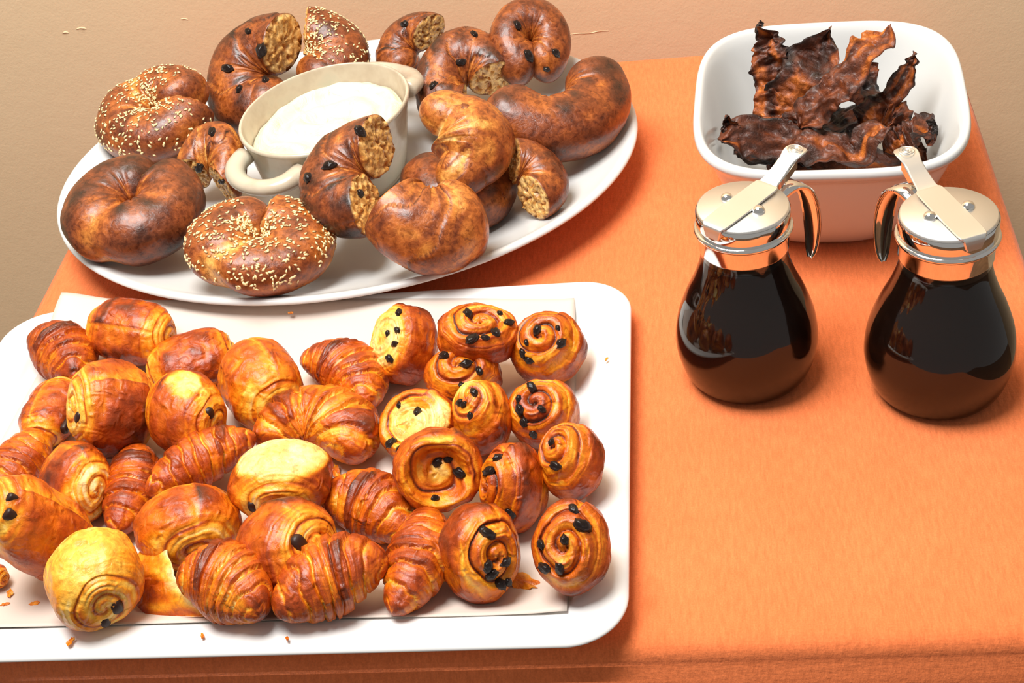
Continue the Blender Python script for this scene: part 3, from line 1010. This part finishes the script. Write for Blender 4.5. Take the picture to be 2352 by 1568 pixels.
def fit(V, bbox, base, ground, flat=0.0, iters=8):
    """uniform scale and place: the silhouette's bounds match, the lowest point rests at the given height"""
    x0, y0, x1, y1 = bbox
    V = V - V.mean(0)
    h = V[:, 2].max() - V[:, 2].min()
    if flat:
        lo = V[:, 2].min() + flat * h
        V = V.copy()
        V[:, 2] = np.where(V[:, 2] < lo, lo + (V[:, 2] - lo) * 0.12, V[:, 2])
    s = 0.03
    loc = at((x0 + x1) / 2, (y0 + y1) / 2, base + 0.02)
    for _ in range(iters):
        zo = max(base - V[:, 2].min() * s, (ground(V[:, 0] * s + loc[0], V[:, 1] * s + loc[1]) + 0.0006 - V[:, 2] * s).max())
        loc = np.array([loc[0], loc[1], zo])
        p = project(V * s + loc)
        mn, mx = p.min(0), p.max(0)
        k = math.sqrt(((x1 - x0) / (mx[0] - mn[0])) * ((y1 - y0) / (mx[1] - mn[1])))
        s *= k
        p = project(V * s + loc)
        c = (p.min(0) + p.max(0)) / 2
        a, b = at(c[0], c[1], zo), at((x0 + x1) / 2, (y0 + y1) / 2, zo)
        loc = loc + np.array([b[0] - a[0], b[1] - a[1], 0])
    return V * s, loc, s


def stretch(V, bbox, base, ground, flat):
    """give the thing its own width-to-height proportions before it is set down"""
    W, loc, s = fit(V, bbox, base, ground, flat, 5)
    p = project(W + loc)
    kw = np.clip((bbox[2] - bbox[0]) / np.ptp(p[:, 0]), 0.8, 1.25)
    kh = np.clip((bbox[3] - bbox[1]) / np.ptp(p[:, 1]), 0.8, 1.25)
    V = V - V.mean(0)
    return V + np.outer(V @ CR, CR) * (kw - 1) + np.outer(V @ CU, CU) * (kh - 1)


def place(name, rows, col, R, bbox, base, mtl, flat=0.0, ground=None):
    n, m, _ = rows.shape
    V, Q, Tn = rings(rows @ R.T)
    # keep face winding outward
    cv = grow(col, 0)
    ground = ground or (lambda x, y: tray_height(x, y) + 0.0026)
    V = stretch(V, bbox, base, ground, flat)
    W, loc, s = fit(V, bbox, base, ground, flat)
    zmin = W[:, 2].min()
    W = W - np.array([0, 0, zmin])
    loc = loc + np.array([0, 0, zmin])
    a, b, c = W[Q[:, 0]], W[Q[:, 1]], W[Q[:, 2]]
    if (np.cross(b - a, c - a) * (a - W.mean(0))).sum() < 0:
        Q = Q[:, ::-1]; Tn = Tn[:, ::-1]
    o = link(name, mesh_data(name, W, Q, Tn, cv), mtl, (loc[0], loc[1], loc[2] + T))
    return o, W[:n * m].reshape(n, m, 3), s


def ico_blob(seed, n=1):
    """small wrinkled raisin of unit radius"""
    nu, nv = 9, 12
    t = np.linspace(0.08, math.pi - 0.08, nu)[:, None]; v = np.linspace(0, 2 * math.pi, nv, endpoint=False)[None, :]
    P = np.stack([np.sin(t) * np.cos(v), np.sin(t) * np.sin(v), np.cos(t) + 0 * v], -1)
    r = 1 + 0.30 * vn(P * 1.8, seed) + 0.12 * vn(P * 4, seed + 1)
    P = P * r[..., None] * np.array([1.25, 0.9, 0.75])
    V, Q, Tn = rings(P)
    return mesh_data('raisin', V, Q[:, ::-1], Tn[:, ::-1])


RAISINS = [ico_blob(s) for s in (1, 2, 3, 4)]
for me in RAISINS:
    me.materials.append(MAT_RAISIN)


def surf_normal(rows, i, j):
    n, m, _ = rows.shape
    a = rows[min(i + 3, n - 1), j] - rows[max(i - 3, 0), j]
    b = rows[i, (j + 3) % m] - rows[i, (j - 3) % m]
    nn = np.cross(a, b)
    c = rows.reshape(-1, 3).mean(0)
    if nn @ (rows[i, j] - c) < 0:
        nn = -nn
    return unit(nn)


def raisin(parent, p, nrm, size, seed, sink=0.25):
    o = link('raisin', RAISINS[seed % 4], None, tuple(p + nrm * size * (0.45 - sink * 2.2)), parent)
    o.rotation_euler = Vector(nrm).to_track_quat('Z', 'X').to_euler()
    o.rotation_euler.rotate_axis('Z', seed * 1.7)
    o.scale = (size,) * 3


def find(rows, target_px, parent_loc):
    """vertex of the visible surface nearest a pixel"""
    W = rows.reshape(-1, 3) + np.array(parent_loc) - np.array([0, 0, T])
    p = project(W)
    d = np.hypot(p[:, 0] - target_px[0], p[:, 1] - target_px[1])
    dep = (W - CAM) @ CF
    ok = d < 14
    if not ok.any():
        ok = d < d.min() + 6
    idx = np.where(ok)[0]
    k = idx[np.argmin(dep[idx] + d[idx] * 0.0004)]
    return np.unravel_index(k, rows.shape[:2])


def put_raisins(o, rows, pix, size=0.0046, sink=0.22):
    for q, px in enumerate(pix):
        i, j = find(rows, px[:2], o.location)
        raisin(o, rows[i, j], surf_normal(rows, i, j), size * (px[2] if len(px) > 2 else 1), q + int(px[0]), sink)


CHOC = None


def choc_mesh():
    global CHOC
    if CHOC is None:
        rows = []
        for x, r in ((-1, .5), (-0.92, .85), (-0.75, 1), (0.75, 1), (0.92, .85), (1, .5)):
            q = sup(r, r * 0.72, 3.2, 14)
            rows.append(np.concatenate([q, np.full((14, 1), x * 1.5)], 1))
        V, Q, Tn = rings(np.array(rows))
        CHOC = mesh_data('chocolate_stick', V, Q, Tn)
        CHOC.materials.append(MAT_CHOC)
    return CHOC


def put_choc(o, rows, axis, pix, size=0.0042):
    for px in pix:
        i, j = find(rows, px[:2], o.location)
        k = px[2] if len(px) > 2 else 1
        p = rows[i, j]
        c = link('chocolate_stick', choc_mesh(), None, tuple(p - np.asarray(axis) * size * k * 1.38), o)
        c.rotation_euler = Vector(axis).to_track_quat('Z', 'X').to_euler()
        c.scale = (size * k, size * k, size * k)


def ground_dir(px, py, dx, dy, z=0.03):
    a, b = at(px - dx / 2, py - dy / 2, z), at(px + dx / 2, py + dy / 2, z)
    return unit(b - a)


def widen(b, k):
    cx, cy, w, h = (b[0] + b[2]) / 2, (b[1] + b[3]) / 2, (b[2] - b[0]) / 2 * k, (b[3] - b[1]) / 2 * k
    return (cx - w, cy - h, cx + w, cy + h)


def put_croissant(bbox, axis_px, label, seed, tilt=0.0, rollang=0.0, base=FLOOR_TRAY, flat=0.14, group='small croissants on the tray', up=(0, 0, 1), **kw):
    """axis_px: image direction of the long axis; crescent opens to its right-hand side"""
    rows, tone = croissant(seed, **kw)
    bbox = widen(bbox, 1.04)
    cx, cy = (bbox[0] + bbox[2]) / 2, (bbox[1] + bbox[3]) / 2
    ax = ground_dir(cx, cy, *axis_px)
    ax = unit(ax * math.cos(tilt) + np.array([0, 0, 1]) * math.sin(tilt))
    R = frame_axis(ax, up, rollang)
    o, W, s = place('croissant', rows, ramp(tone), R, bbox, base, MAT_CRUST, flat)
    tag(o, label, 'croissant', group)
    return o, W


def put_choco(bbox, axis_px, label, seed, tilt=0.0, rollang=0.0, base=FLOOR_TRAY, flat=0.10, choc=(), axis_vec=None, group='chocolate croissant rolls on the tray', **kw):
    rows, tone = roll(seed, **kw)
    bbox = widen(bbox, 1.06)
    cx, cy = (bbox[0] + bbox[2]) / 2, (bbox[1] + bbox[3]) / 2
    ax = unit(axis_vec) if axis_vec is not None else ground_dir(cx, cy, *axis_px)
    ax = unit(ax * math.cos(tilt) + np.array([0, 0, 1]) * math.sin(tilt))
    F = frame_axis(ax, (0, 0, 1), rollang)            # x=axis, y=side, z=up
    R = np.stack([F[:, 1], F[:, 2], F[:, 0]], 1)      # local x=side, y=up, z=axis
    o, W, s = place('chocolate_croissant', rows, ramp(tone), R, bbox, base, MAT_CRUST, flat)
    put_choc(o, W, ax, choc)
    tag(o, label, 'pastry', group)
    return o, W


def put_swirl(bbox, nrm, label, seed, raisins=(), base=FLOOR_TRAY, spin=0.0, flat=0.06, size=0.0034, group='raisin swirl buns on the tray', **kw):
    d = dict(A=0.42, B=0.66, C=0.62, e=0.62, turns=2.4, groove=0.12, bulge=0.16, side=0.70, cap=0.56, flap=0.07)
    d.update(kw)
    rows, tone = roll(seed, **d)
    bbox = widen(bbox, 1.03)
    n = cw(*nrm)
    F = frame_axis(n, cw(0, 1, 0.01), spin)
    R = np.stack([F[:, 1], F[:, 2], F[:, 0]], 1)
    o, W, s = place('raisin_swirl', rows, ramp(tone), R, bbox, base, MAT_CRUST, flat)
    put_raisins(o, W, raisins, size)
    tag(o, label, 'pastry', group)
    return o, W


def seeds_on(o, W, count, seed, umin=0.12, umax=0.88, zmin=-0.3, dark=0.0):
    r = np.random.default_rng(seed)
    n, m, _ = W.shape
    Vs, Ts = [], []
    base = np.array([(-1.35, 0, 0), (-0.3, 0.62, 0.0), (0.75, 0.5, 0.0), (1.2, 0, 0), (0.75, -0.5, 0), (-0.3, -0.62, 0), (0.1, 0, 0.5), (0.1, 0, -0.3)])
    tri = [(0, 6, 1), (1, 6, 2), (2, 6, 3), (3, 6, 4), (4, 6, 5), (5, 6, 0), (1, 7, 0), (2, 7, 1), (3, 7, 2), (4, 7, 3), (5, 7, 4), (0, 7, 5)]
    tri = np.array([(a, c, b) for a, b, c in tri])
    k = 0
    tries = 0
    while k < count and tries < count * 8:
        tries += 1
        i = int((umin + (umax - umin) * r.random()) * (n - 1)); j = int(r.integers(m))
        nn = surf_normal(W, i, j)
        if nn[2] < zmin:
            continue
        cl = vn(np.array([[i * 0.12, j * 0.15, 0.0]]), seed)[0]
        if r.random() > 0.62 + 0.6 * cl:
            continue
        f = r.random()
        p = W[i, j] * (1 - f) + W[min(i + 1, n - 1), (j + 1) % m] * f + nn * 0.0003
        a = unit(np.cross(nn, unit(r.normal(size=3)))); b = np.cross(nn, a)
        sz = 0.00150 * (0.8 + 0.4 * r.random())
        Vs.append(p + (base[:, :1] * a + base[:, 1:2] * b + base[:, 2:] * nn) * sz)
        Ts.append(tri + 8 * k)
        k += 1
    c = link('sesame_seeds', mesh_data('sesame_seeds', np.vstack(Vs), np.zeros((0, 4), int), np.vstack(Ts)), MAT_SEED, (0, 0, 0), o)
    c['kind'] = 'stuff'


def put_bagel(bbox, nrm, apex, label, seed, base=FLOOR_PLATE, flat=0.05, raisins=(), seeds=0, size=0.0046, group='bagel pieces on the platter', **kw):
    rows, col = bagel(seed, **kw)
    n = cw(*nrm)
    a = cw(*apex)
    y = unit(a - n * (a @ n)); x = np.cross(y, n)
    R = np.stack([x, y, n], 1)
    o, W, s = place('bagel_piece', rows, col, R, bbox, base, MAT_BAGEL, flat, plate_height)
    put_raisins(o, W, raisins, size)
    if seeds:
        seeds_on(o, W, seeds, seed)
    tag(o, label, 'bagel', group)
    return o, W


# ------------------------------------------------------------------ bagel pieces on the platter
UPN = (0.03, 0.80, 0.60)
put_bagel((138, 352, 474, 612), (-.1, .72, .70), (-.15, -1, 0), 'dark brown plain bagel half at the left end of the platter', 11, span=310, k=1.02, ends=('torn', 'round'), tone0=0.80, crease=[(0.02, 0.05)])
o, W = put_bagel((218, 148, 492, 378), (-.25, .55, .8), (-1, -.35, 0), 'sesame bagel half with a torn pale split, behind the dark brown one', 12, base=FLOOR_PLATE + 0.006, span=310, k=0.98, tone0=0.66, ends=('torn', 'round'), seeds=700, crease=[(0.22, 0.05)])
put_bagel((470, 28, 694, 318), (-.45, .22, .9), (-1, .12, 0), 'upright raisin bagel half with a cut face, behind the crock on the left', 13, span=200, k=0.92, ends=('round', 'cut'), tone0=0.80, swirl=2.0, swirls=2,
          raisins=[(522, 157), (590, 122, 1.15), (547, 202, .8), (610, 170, .8), (566, 70, .7)])
put_bagel((680, 14, 850, 235), (.1, .35, 1), (1, .27, 0), 'sesame bagel half standing behind the crock with a straight cut side', 14, span=150, k=1.0, ends=('cut', 'round'), tone0=0.70, seeds=320, base=0.030)
put_bagel((398, 278, 568, 470), (-.2, .5, .9), (.25, 1, 0), 'small twisted raisin bagel piece squeezed against the left of the crock', 15, span=210, k=1.1, ends=('torn', 'torn'), tone0=0.62, swirl=2.5, swirls=3, base=0.024,
          raisins=[(458, 386, .8), (487, 300, .8), (535, 365, .6), (497, 424, .6)])
o, W = put_bagel((422, 446, 772, 682), (.02, .66, .75), (.05, -1, 0), 'seed-covered knotted bagel half at the front of the platter', 16, span=325, k=1.0, tone0=0.62, ends=('torn', 'round'), seeds=900, crease=[(0.12, 0.05)])
put_bagel((838, 408, 1124, 632), (.15, .6, .8), (-.12, -1, 0), 'golden blistered bagel half at the front right of the platter', 17, span=100, k=0.82, tone0=0.58, ends=('round', 'torn'), swirl=1.8, swirls=2)
put_bagel((918, 328, 1190, 534), (.1, .8, .6), (.2, -1, 0), 'dull brown bagel lying underneath the shiny golden crescent', 18, span=230, k=1.1, tone0=0.76, ends=('round', 'round'))
put_bagel((1166, 316, 1308, 504), (.25, .6, .8), (.9, .4, 0), 'small brown bagel piece with a pale torn end near the right front rim', 19, span=150, k=1.15, tone0=0.72, ends=('torn', 'torn'))
put_bagel((1105, 128, 1450, 374), (.15, .62, .78), (.42, -1, 0), 'long smooth banana-shaped bagel piece at the right end of the platter', 20, span=145, k=0.64, tone0=0.76, ends=('round', 'round'), taper=0.08, base=FLOOR_PLATE + 0.004)
put_bagel((962, 206, 1184, 452), (.25, .35, 1), (1, .25, 0), 'shiny golden claw-shaped bagel piece lying on top of a brown bagel', 21, base=0.055, span=95, k=1.1, tone0=0.56, ends=('round', 'round'), taper=0.35, swirl=0.8, swirls=2)
put_bagel((952, 60, 1184, 332), (0, .45, .9), (-.6, .6, 0), 'twisted raisin bagel half right of the crock, its cut end facing forward', 22, span=250, k=0.9, ends=('torn', 'cut'), tone0=0.76, swirl=3.0, swirls=3, base=FLOOR_PLATE + 0.004,
          raisins=[(1058, 145, .8), (993, 190, .7), (1090, 75, .7)])
put_bagel((1122, -8, 1312, 200), (.1, .35, 1), (-.1, 1, 0), 'round-topped raisin bagel piece standing at the very back of the platter', 23, base=0.036, span=300, k=1.1, ends=('round', 'round'), tone0=0.72,
          raisins=[(1190, 55, .75), (1215, 125, 1.0), (1277, 122, .8), (1258, 160, .6)])
put_bagel((862, 26, 1022, 195), (-.5, .3, .8), (-.8, .6, 0), 'raisin bagel stub with a ragged cut face at the back, behind the crock handle', 24, base=0.030, span=170, k=1.0, ends=('round', 'cut'), tone0=0.76, swirl=2.0, swirls=2, raisins=[(925, 52, .8)])
put_bagel((686, 262, 908, 548), (-.42, .42, .8), (-1, .12, 0), 'raisin bagel half with two pale cut ends, leaning on the front of the crock', 25, base=0.046, span=190, k=1.0, ends=('cut', 'cut'), tone0=0.78, swirl=2.6, swirls=3,
          raisins=[(755, 380, 1.0), (700, 405, .9), (826, 302, .9), (838, 435, .7)])

# ------------------------------------------------------------------ pastries on the tray
# croissants
put_croissant((64, 738, 224, 884), (150, 120), 'small croissant in the far left corner of the tray', 31, k=0.55, bend=0.5, tab=(-.1, .12, -.7, .9), dark=.08)
put_croissant((-58, 978, 118, 1172), (-120, 150), 'croissant cut off by the left picture edge, above the lumpy roll', 32, k=0.46, bend=0.35)
put_croissant((234, 1018, 376, 1228), (-40, 190), 'slim dark croissant standing lengthwise between rolls, left half of the tray', 33, k=0.44, bend=0.3, dark=0.1, tab=(-.35, .15, -.8, .8))
put_croissant((338, 976, 584, 1144), (230, -110), 'pointed croissant with a dark tab lying diagonally in the left middle', 34, k=0.42, bend=-0.0 + 0.3, tab=(.45, .1, -.9, .9), base=FLOOR_TRAY + .012)
put_croissant((692, 778, 890, 942), (150, 110), 'finely ridged croissant at the back middle of the tray', 35, k=0.50, bend=0.9, tab=(-.25, .12, -.6, 1.2), steps=5)
put_croissant((738, 1076, 954, 1246), (190, 70), 'croissant with a stubby upright tail near the centre of the tray', 36, k=0.54, bend=0.6, tab=(-.1, .14, -.3, 1.8))
put_croissant((882, 1164, 1042, 1410), (-60, 190), 'croissant lying front to back beside the front raisin swirls', 37, k=0.46, bend=0.35, rollang=0.2)
put_croissant((628, 1222, 888, 1428), (210, -80), 'plump croissant at the front edge, right of the flaky open one', 38, k=0.58, bend=0.5, tab=(0.2, .12, -.1, 1.4), base=FLOOR_TRAY)
put_croissant((584, 884, 872, 1064), (260, 40), 'tightly curled pale croissant with two scorched lobes in the middle of the tray', 39, k=0.58, bend=1.75, pale=1.0, tab=[(-.52, .17, -1.0, .5), (.55, .16, -1.0, .5)], rollang=0.1, tip=0.30)

# chocolate rolls
put_choco((202, 686, 400, 836), (180, 22), 'glossy brown chocolate roll at the back left, resting on the parchment', 41, A=0.86, B=0.62, C=0.52, v0=2.2, choc=[], base=FLOOR_TRAY + 0.008)
put_choco((340, 756, 538, 906), (150, -40), 'wrinkled domed chocolate roll behind the pale-topped one', 42, A=0.8, B=0.66, C=0.50, v0=3.4)
put_choco((46, 868, 190, 1026), (60, -110), 'dark chocolate roll by the left rim of the tray', 43, A=0.8, B=0.60, C=0.5, side=0.74, choc=[(168, 965, .8)])
put_choco((158, 828, 358, 1048), (-150, 10), axis_vec=cw(-.8, .1, .55), label='large round chocolate roll with a golden spiral end, left part of the tray', seed=44, A=0.62, B=0.66, C=0.64, turns=3.0, choc=[(172, 960, 1.0)], cap=0.30, base=FLOOR_TRAY + 0.006)
put_choco((338, 852, 516, 1044), (150, 40), 'chocolate roll with a pale top strip and wrinkled dark front', 45, A=0.72, B=0.66, C=0.60, side=0.72, pale=[(.1, .9, .2, .86, .06, .9)], choc=[(497, 950, 1.0)], base=FLOOR_TRAY + 0.010)
put_choco((504, 780, 694, 990), (110, 130), 'tall smooth orange-brown chocolate roll at the back centre', 46, A=0.74, B=0.68, C=0.66, side=0.60)
put_choco((94, 1016, 254, 1204), (130, 40), axis_vec=cw(.75, -.1, .6), label='chocolate roll with a yellow end, behind the lumpy roll at left', seed=47, A=0.72, B=0.64, C=0.60, cap=0.22)
put_choco((528, 1012, 760, 1196), (-30, 160), 'chocolate roll with a large cream-white unbaked top, centre of the tray', 48, A=0.62, B=0.84, C=0.62, pale=[(0, .9, -.25, .50, .10, 0.97)], choc=[(573, 1172, .9)], base=FLOOR_TRAY + 0.010)
put_choco((-46, 1094, 214, 1330), (-150, 60), axis_vec=cw(-.55, .45, .70), label='lumpy wrinkled chocolate roll at the left picture edge', seed=49, A=0.9, B=0.62, C=0.58, side=0.60, choc=[(12, 1178, .9), (18, 1140, .8)], base=FLOOR_TRAY + 0.006)
put_choco((106, 1216, 326, 1444), (60, 150), 'pale yellow-topped chocolate roll in the front left corner', 50, A=0.62, B=0.74, C=0.66, pale=[(-.05, .85, -.35, .35, .35, .85, .17)], choc=[(278, 1405, 1.2), (245, 1432, 1.0)], cap=0.34, side=0.5)
put_choco((312, 1114, 550, 1305), (30, 140), 'big domed chocolate roll with blistered shiny crust behind the open croissant', 51, A=0.56, B=0.78, C=0.66, side=0.62, base=FLOOR_TRAY)
put_choco((544, 1146, 776, 1380), (150, 20), axis_vec=cw(.72, .15, .65), label='chocolate roll whose ridged golden end shows a dark chocolate hole', seed=52, A=0.60, B=0.72, C=0.70, turns=3.2, cap=0.34, choc=[(692, 1248, 1.4), (708, 1295, .9)], base=FLOOR_TRAY)
put_choco((-60, 1290, 20, 1352), (60, 20), 'sliver of a brown roll at the left picture edge below the lumpy roll', 53, A=0.8, B=0.62, C=0.58)

# raisin swirls
put_swirl((852, 698, 1004, 884), (-.75, .25, .6), 'raisin swirl tipped on edge with a pale torn face, at the back', 61, pale=[(0, 0, 1, .72, .08, .9)], groove=0.03, bulge=0.02,
          raisins=[(912, 705, .8), (900, 755, .7), (905, 788, .7), (890, 765, .6), (893, 825, .9)], side=0.74, A=0.46)
put_swirl((974, 790, 1152, 940), (-.1, .5, .86), 'shiny raisin swirl half hidden beneath another at the back', 62, raisins=[(1018, 815), (1070, 835), (1100, 850, .8), (1062, 885, .7)], cap=0.56)
put_swirl((1006, 696, 1190, 842), (.10, .62, .78), 'raisin swirl lying on top of another at the back of the tray', 63, base=FLOOR_TRAY + 0.022, raisins=[(1075, 718), (1085, 775, 1.1), (1138, 758, 1.0), (1115, 770, .7), (1168, 740, .9), (1148, 718, .6)], bulge=0.05)
put_swirl((1172, 716, 1348, 884), (-.22, .40, .90), 'raisin swirl in the far right corner of the tray', 64, raisins=[(1233, 758), (1290, 788), (1207, 788, .6), (1212, 828, .9), (1192, 815, .8), (1280, 752, .6)], bulge=0.22)
put_swirl((1166, 872, 1330, 1030), (-.25, .42, .88), 'raisin swirl with a dark round centre, second from the far right corner', 65, raisins=[(1222, 888, .9), (1182, 945), (1205, 965, .9), (1243, 940, .7), (1225, 998, .9), (1180, 910, .7)], bulge=0.20, crown=0.2)
put_swirl((872, 894, 1058, 1076), (-.45, .35, .85), 'raisin swirl showing a cream-filled open middle', 66, pale=[(0, 0, 1, .80, .08, .9), (.55, .3, .75, .93, .03, .95)], hollow=0.10, bulge=0.02, raisins=[(958, 940, .8), (897, 1015, .9), (918, 1028, .8), (916, 930, .6)], groove=0.07)
put_swirl((1038, 874, 1174, 1044), (-.40, .55, .75), 'domed raisin swirl with a pale raisin-dotted spot, between two others', 67, bulge=0.3, raisins=[(1087, 900, .8), (1052, 924, .8), (1064, 930, .6), (1080, 955, .7)], pale=[(-.35, .5, .8, .86, .07, .85)], groove=0.05, base=FLOOR_TRAY + 0.004)
put_swirl((904, 982, 1110, 1176), (.12, -.10, .98), 'hollow raisin swirl facing forward like a cup, on top of the heap', 68, hollow=0.26, bulge=0.0, pale=[(0, 0, 1, .86, .06, .75)], groove=0.04, raisins=[(1005, 1062, 1.0), (1055, 1085, 1.1), (1030, 1055, .7), (1000, 1142, .7)], A=0.50, e=0.5, base=FLOOR_TRAY + 0.012)
put_swirl((1238, 972, 1388, 1150), (-.55, .45, .70), 'raisin swirl tipped against the right side of the tray', 69, bulge=0.26, raisins=[(1263, 1012, .7), (1275, 1070, .9)], turns=2.8, groove=0.12)
put_swirl((1102, 1014, 1258, 1228), (-.80, .10, .60), 'raisin swirl standing on its edge, showing its ridged side', 70, bulge=0.26, raisins=[(1118, 1075, 1.0), (1142, 1050, .8), (1172, 1178, .9)], turns=2.4, A=0.5, groove=0.13)
put_swirl((1008, 1156, 1194, 1384), (.50, .02, .86), 'oval raisin swirl at the front, left of the last one', 71, raisins=[(1122, 1225, 1.0), (1110, 1215, .8), (1165, 1290, .9), (1122, 1300, 1.0), (1130, 1320, .9), (1150, 1340, 1.0), (1175, 1342, .8)], bulge=0.10, A=0.46, B=0.56, C=0.70, groove=0.14)
put_swirl((1222, 1146, 1402, 1366), (-.25, .15, .95), 'raisin swirl in the front right corner of the tray', 72, raisins=[(1318, 1170, .9), (1337, 1205, 1.2), (1297, 1238, .8), (1238, 1250, .9), (1250, 1305, 1.0), (1285, 1307, .9)], bulge=0.14, C=0.74)


# ------------------------------------------------------------------ open flaky croissant, flakes and crumbs
def flaky_shell(o):
    rim = smooth_profile([at(388, 1208, .032), at(382, 1252, .036), at(390, 1300, .036), at(412, 1345, .032), at(448, 1386, .026), at(492, 1408, .020), at(540, 1424, .0155)], 7)
    low = smooth_profile([at(376, 1216, .028), at(338, 1262, .022), at(312, 1315, .016), at(306, 1360, .0155), at(326, 1398, .0145), at(392, 1420, .0155), at(530, 1422, .0160)], 7)
    c = np.array([o.location.x, o.location.y, o.location.z - T])
    n, m = len(rim), 16
    w = np.linspace(0, 1, m)
    rows, tone = [], []
    for k in range(n):
        mid = (rim[k] + low[k]) / 2
        out = unit((mid - (c + np.array([0, 0, 0.018]))) * np.array([1, 1, 0.4]))
        L = np.linalg.norm(rim[k] - low[k])
        P = rim[k] + (low[k] - rim[k]) * w[:, None] + out * (0.38 * L * np.sin(w * math.pi))[:, None]
        P = P + out * (0.0012 * vn(np.stack([np.full(m, k * 0.4), w * 4, w * 0], -1), 78))[:, None]
        I = P - out * 0.0016
        rows.append(np.concatenate([P, I[::-1]]))
        a = 0.56 + 0.22 * vn(np.stack([np.full(m, k * 0.25), w * 3, w * 0], -1), 79) + 0.12 * vn(np.stack([np.full(m, k * 0.5), w * 14, w * 0], -1), 80) - 0.42 * sstep(0.14, 0, w)
        tone.append(np.concatenate([a, a[::-1] - 0.16]))
    rows = np.array(rows)
    rows[..., 2] = np.maximum(rows[..., 2], tray_height(rows[..., 0], rows[..., 1]) + 0.0050)
    V, Q, Tn = rings(rows)
    link('flaky_shell', mesh_data('flaky_shell', V - c, Q, Tn, ramp(grow(np.array(tone)[..., None], 0)[:, 0])), MAT_CRUST, (0, 0, 0), o)


o, W = put_croissant((408, 1236, 626, 1432), (200, 70), 'croissant at the front edge wrapped in a lifted flaky shell', 40, k=0.60, bend=0.7, tab=(-.3, .14, -.8, .9), steps=5)
flaky_shell(o)


def flake(cx, cy, size, seed, label, z=None, n=18, elong=1.4):
    r = np.random.default_rng(seed)
    th = np.linspace(0, 2 * math.pi, n, endpoint=False)
    rad = size * (0.65 + 0.5 * r.random(n))
    c = at(cx, cy, 0.012)
    z0 = (tray_height(c[0], c[1]) + 0.0030) if z is None else z
    c = at(cx, cy, z0)
    a = r.random() * 6.28
    x, y = rad * np.cos(th) * elong, rad * np.sin(th) / elong
    X, Y = x * math.cos(a) - y * math.sin(a), x * math.sin(a) + y * math.cos(a)
    lift = size * 0.35 * (r.random(n))
    top = np.stack([X, Y, lift + 0.0008], -1); bot = np.stack([X * .95, Y * .95, lift * 0.8], -1)
    rows = np.stack([bot, top])
    V, Q, Tn = rings(rows)
    tone = 0.42 + 0.25 * vn(V * 400, seed)
    o = link('pastry_flake', mesh_data('pastry_flake', V, Q, Tn, ramp(tone), smooth=False), MAT_CRUST, (c[0], c[1], z0 + T))
    tag(o, label, 'crumb', 'loose pastry flakes on the tray')


for fx, fy, sz, lb in ((1205, 1340, .0085, 'large golden flake lying beside the raisin swirl in the front right corner'),
                       (768, 1082, .0060, 'golden flake on the paper between the curled croissant and the stubby-tailed one'),
                       (326, 1418, .0048, 'brown flake wedged under the flaky open croissant at the front'),
                       (80, 1388, .0026, 'tiny brown flake beside the pale roll in the front left corner'),
                       (24, 1364, .0028, 'tiny curled flake nearest the left picture edge'),
                       (12, 1390, .0022, 'pale tiny flake lowest at the left picture edge, on the paper'),
                       (162, 1476, .0024, 'tiny flake on the front rim of the tray, below the pale roll'),
                       (466, 1462, .0016, 'crumb on the front rim of the tray below the flaky open croissant'),
                       (660, 1468, .0014, 'crumb on the front rim of the tray below the plump croissant'),
                       (866, 1385, .0018, 'dark crumb at the foot of the plump croissant'),
                       (668, 720, .0014, 'speck of crumb on the bare paper at the back'),
                       (1393, 826, .0014, 'speck of crumb on the right rim of the tray')):
    flake(fx, fy, sz, int(fx) + 3, lb)
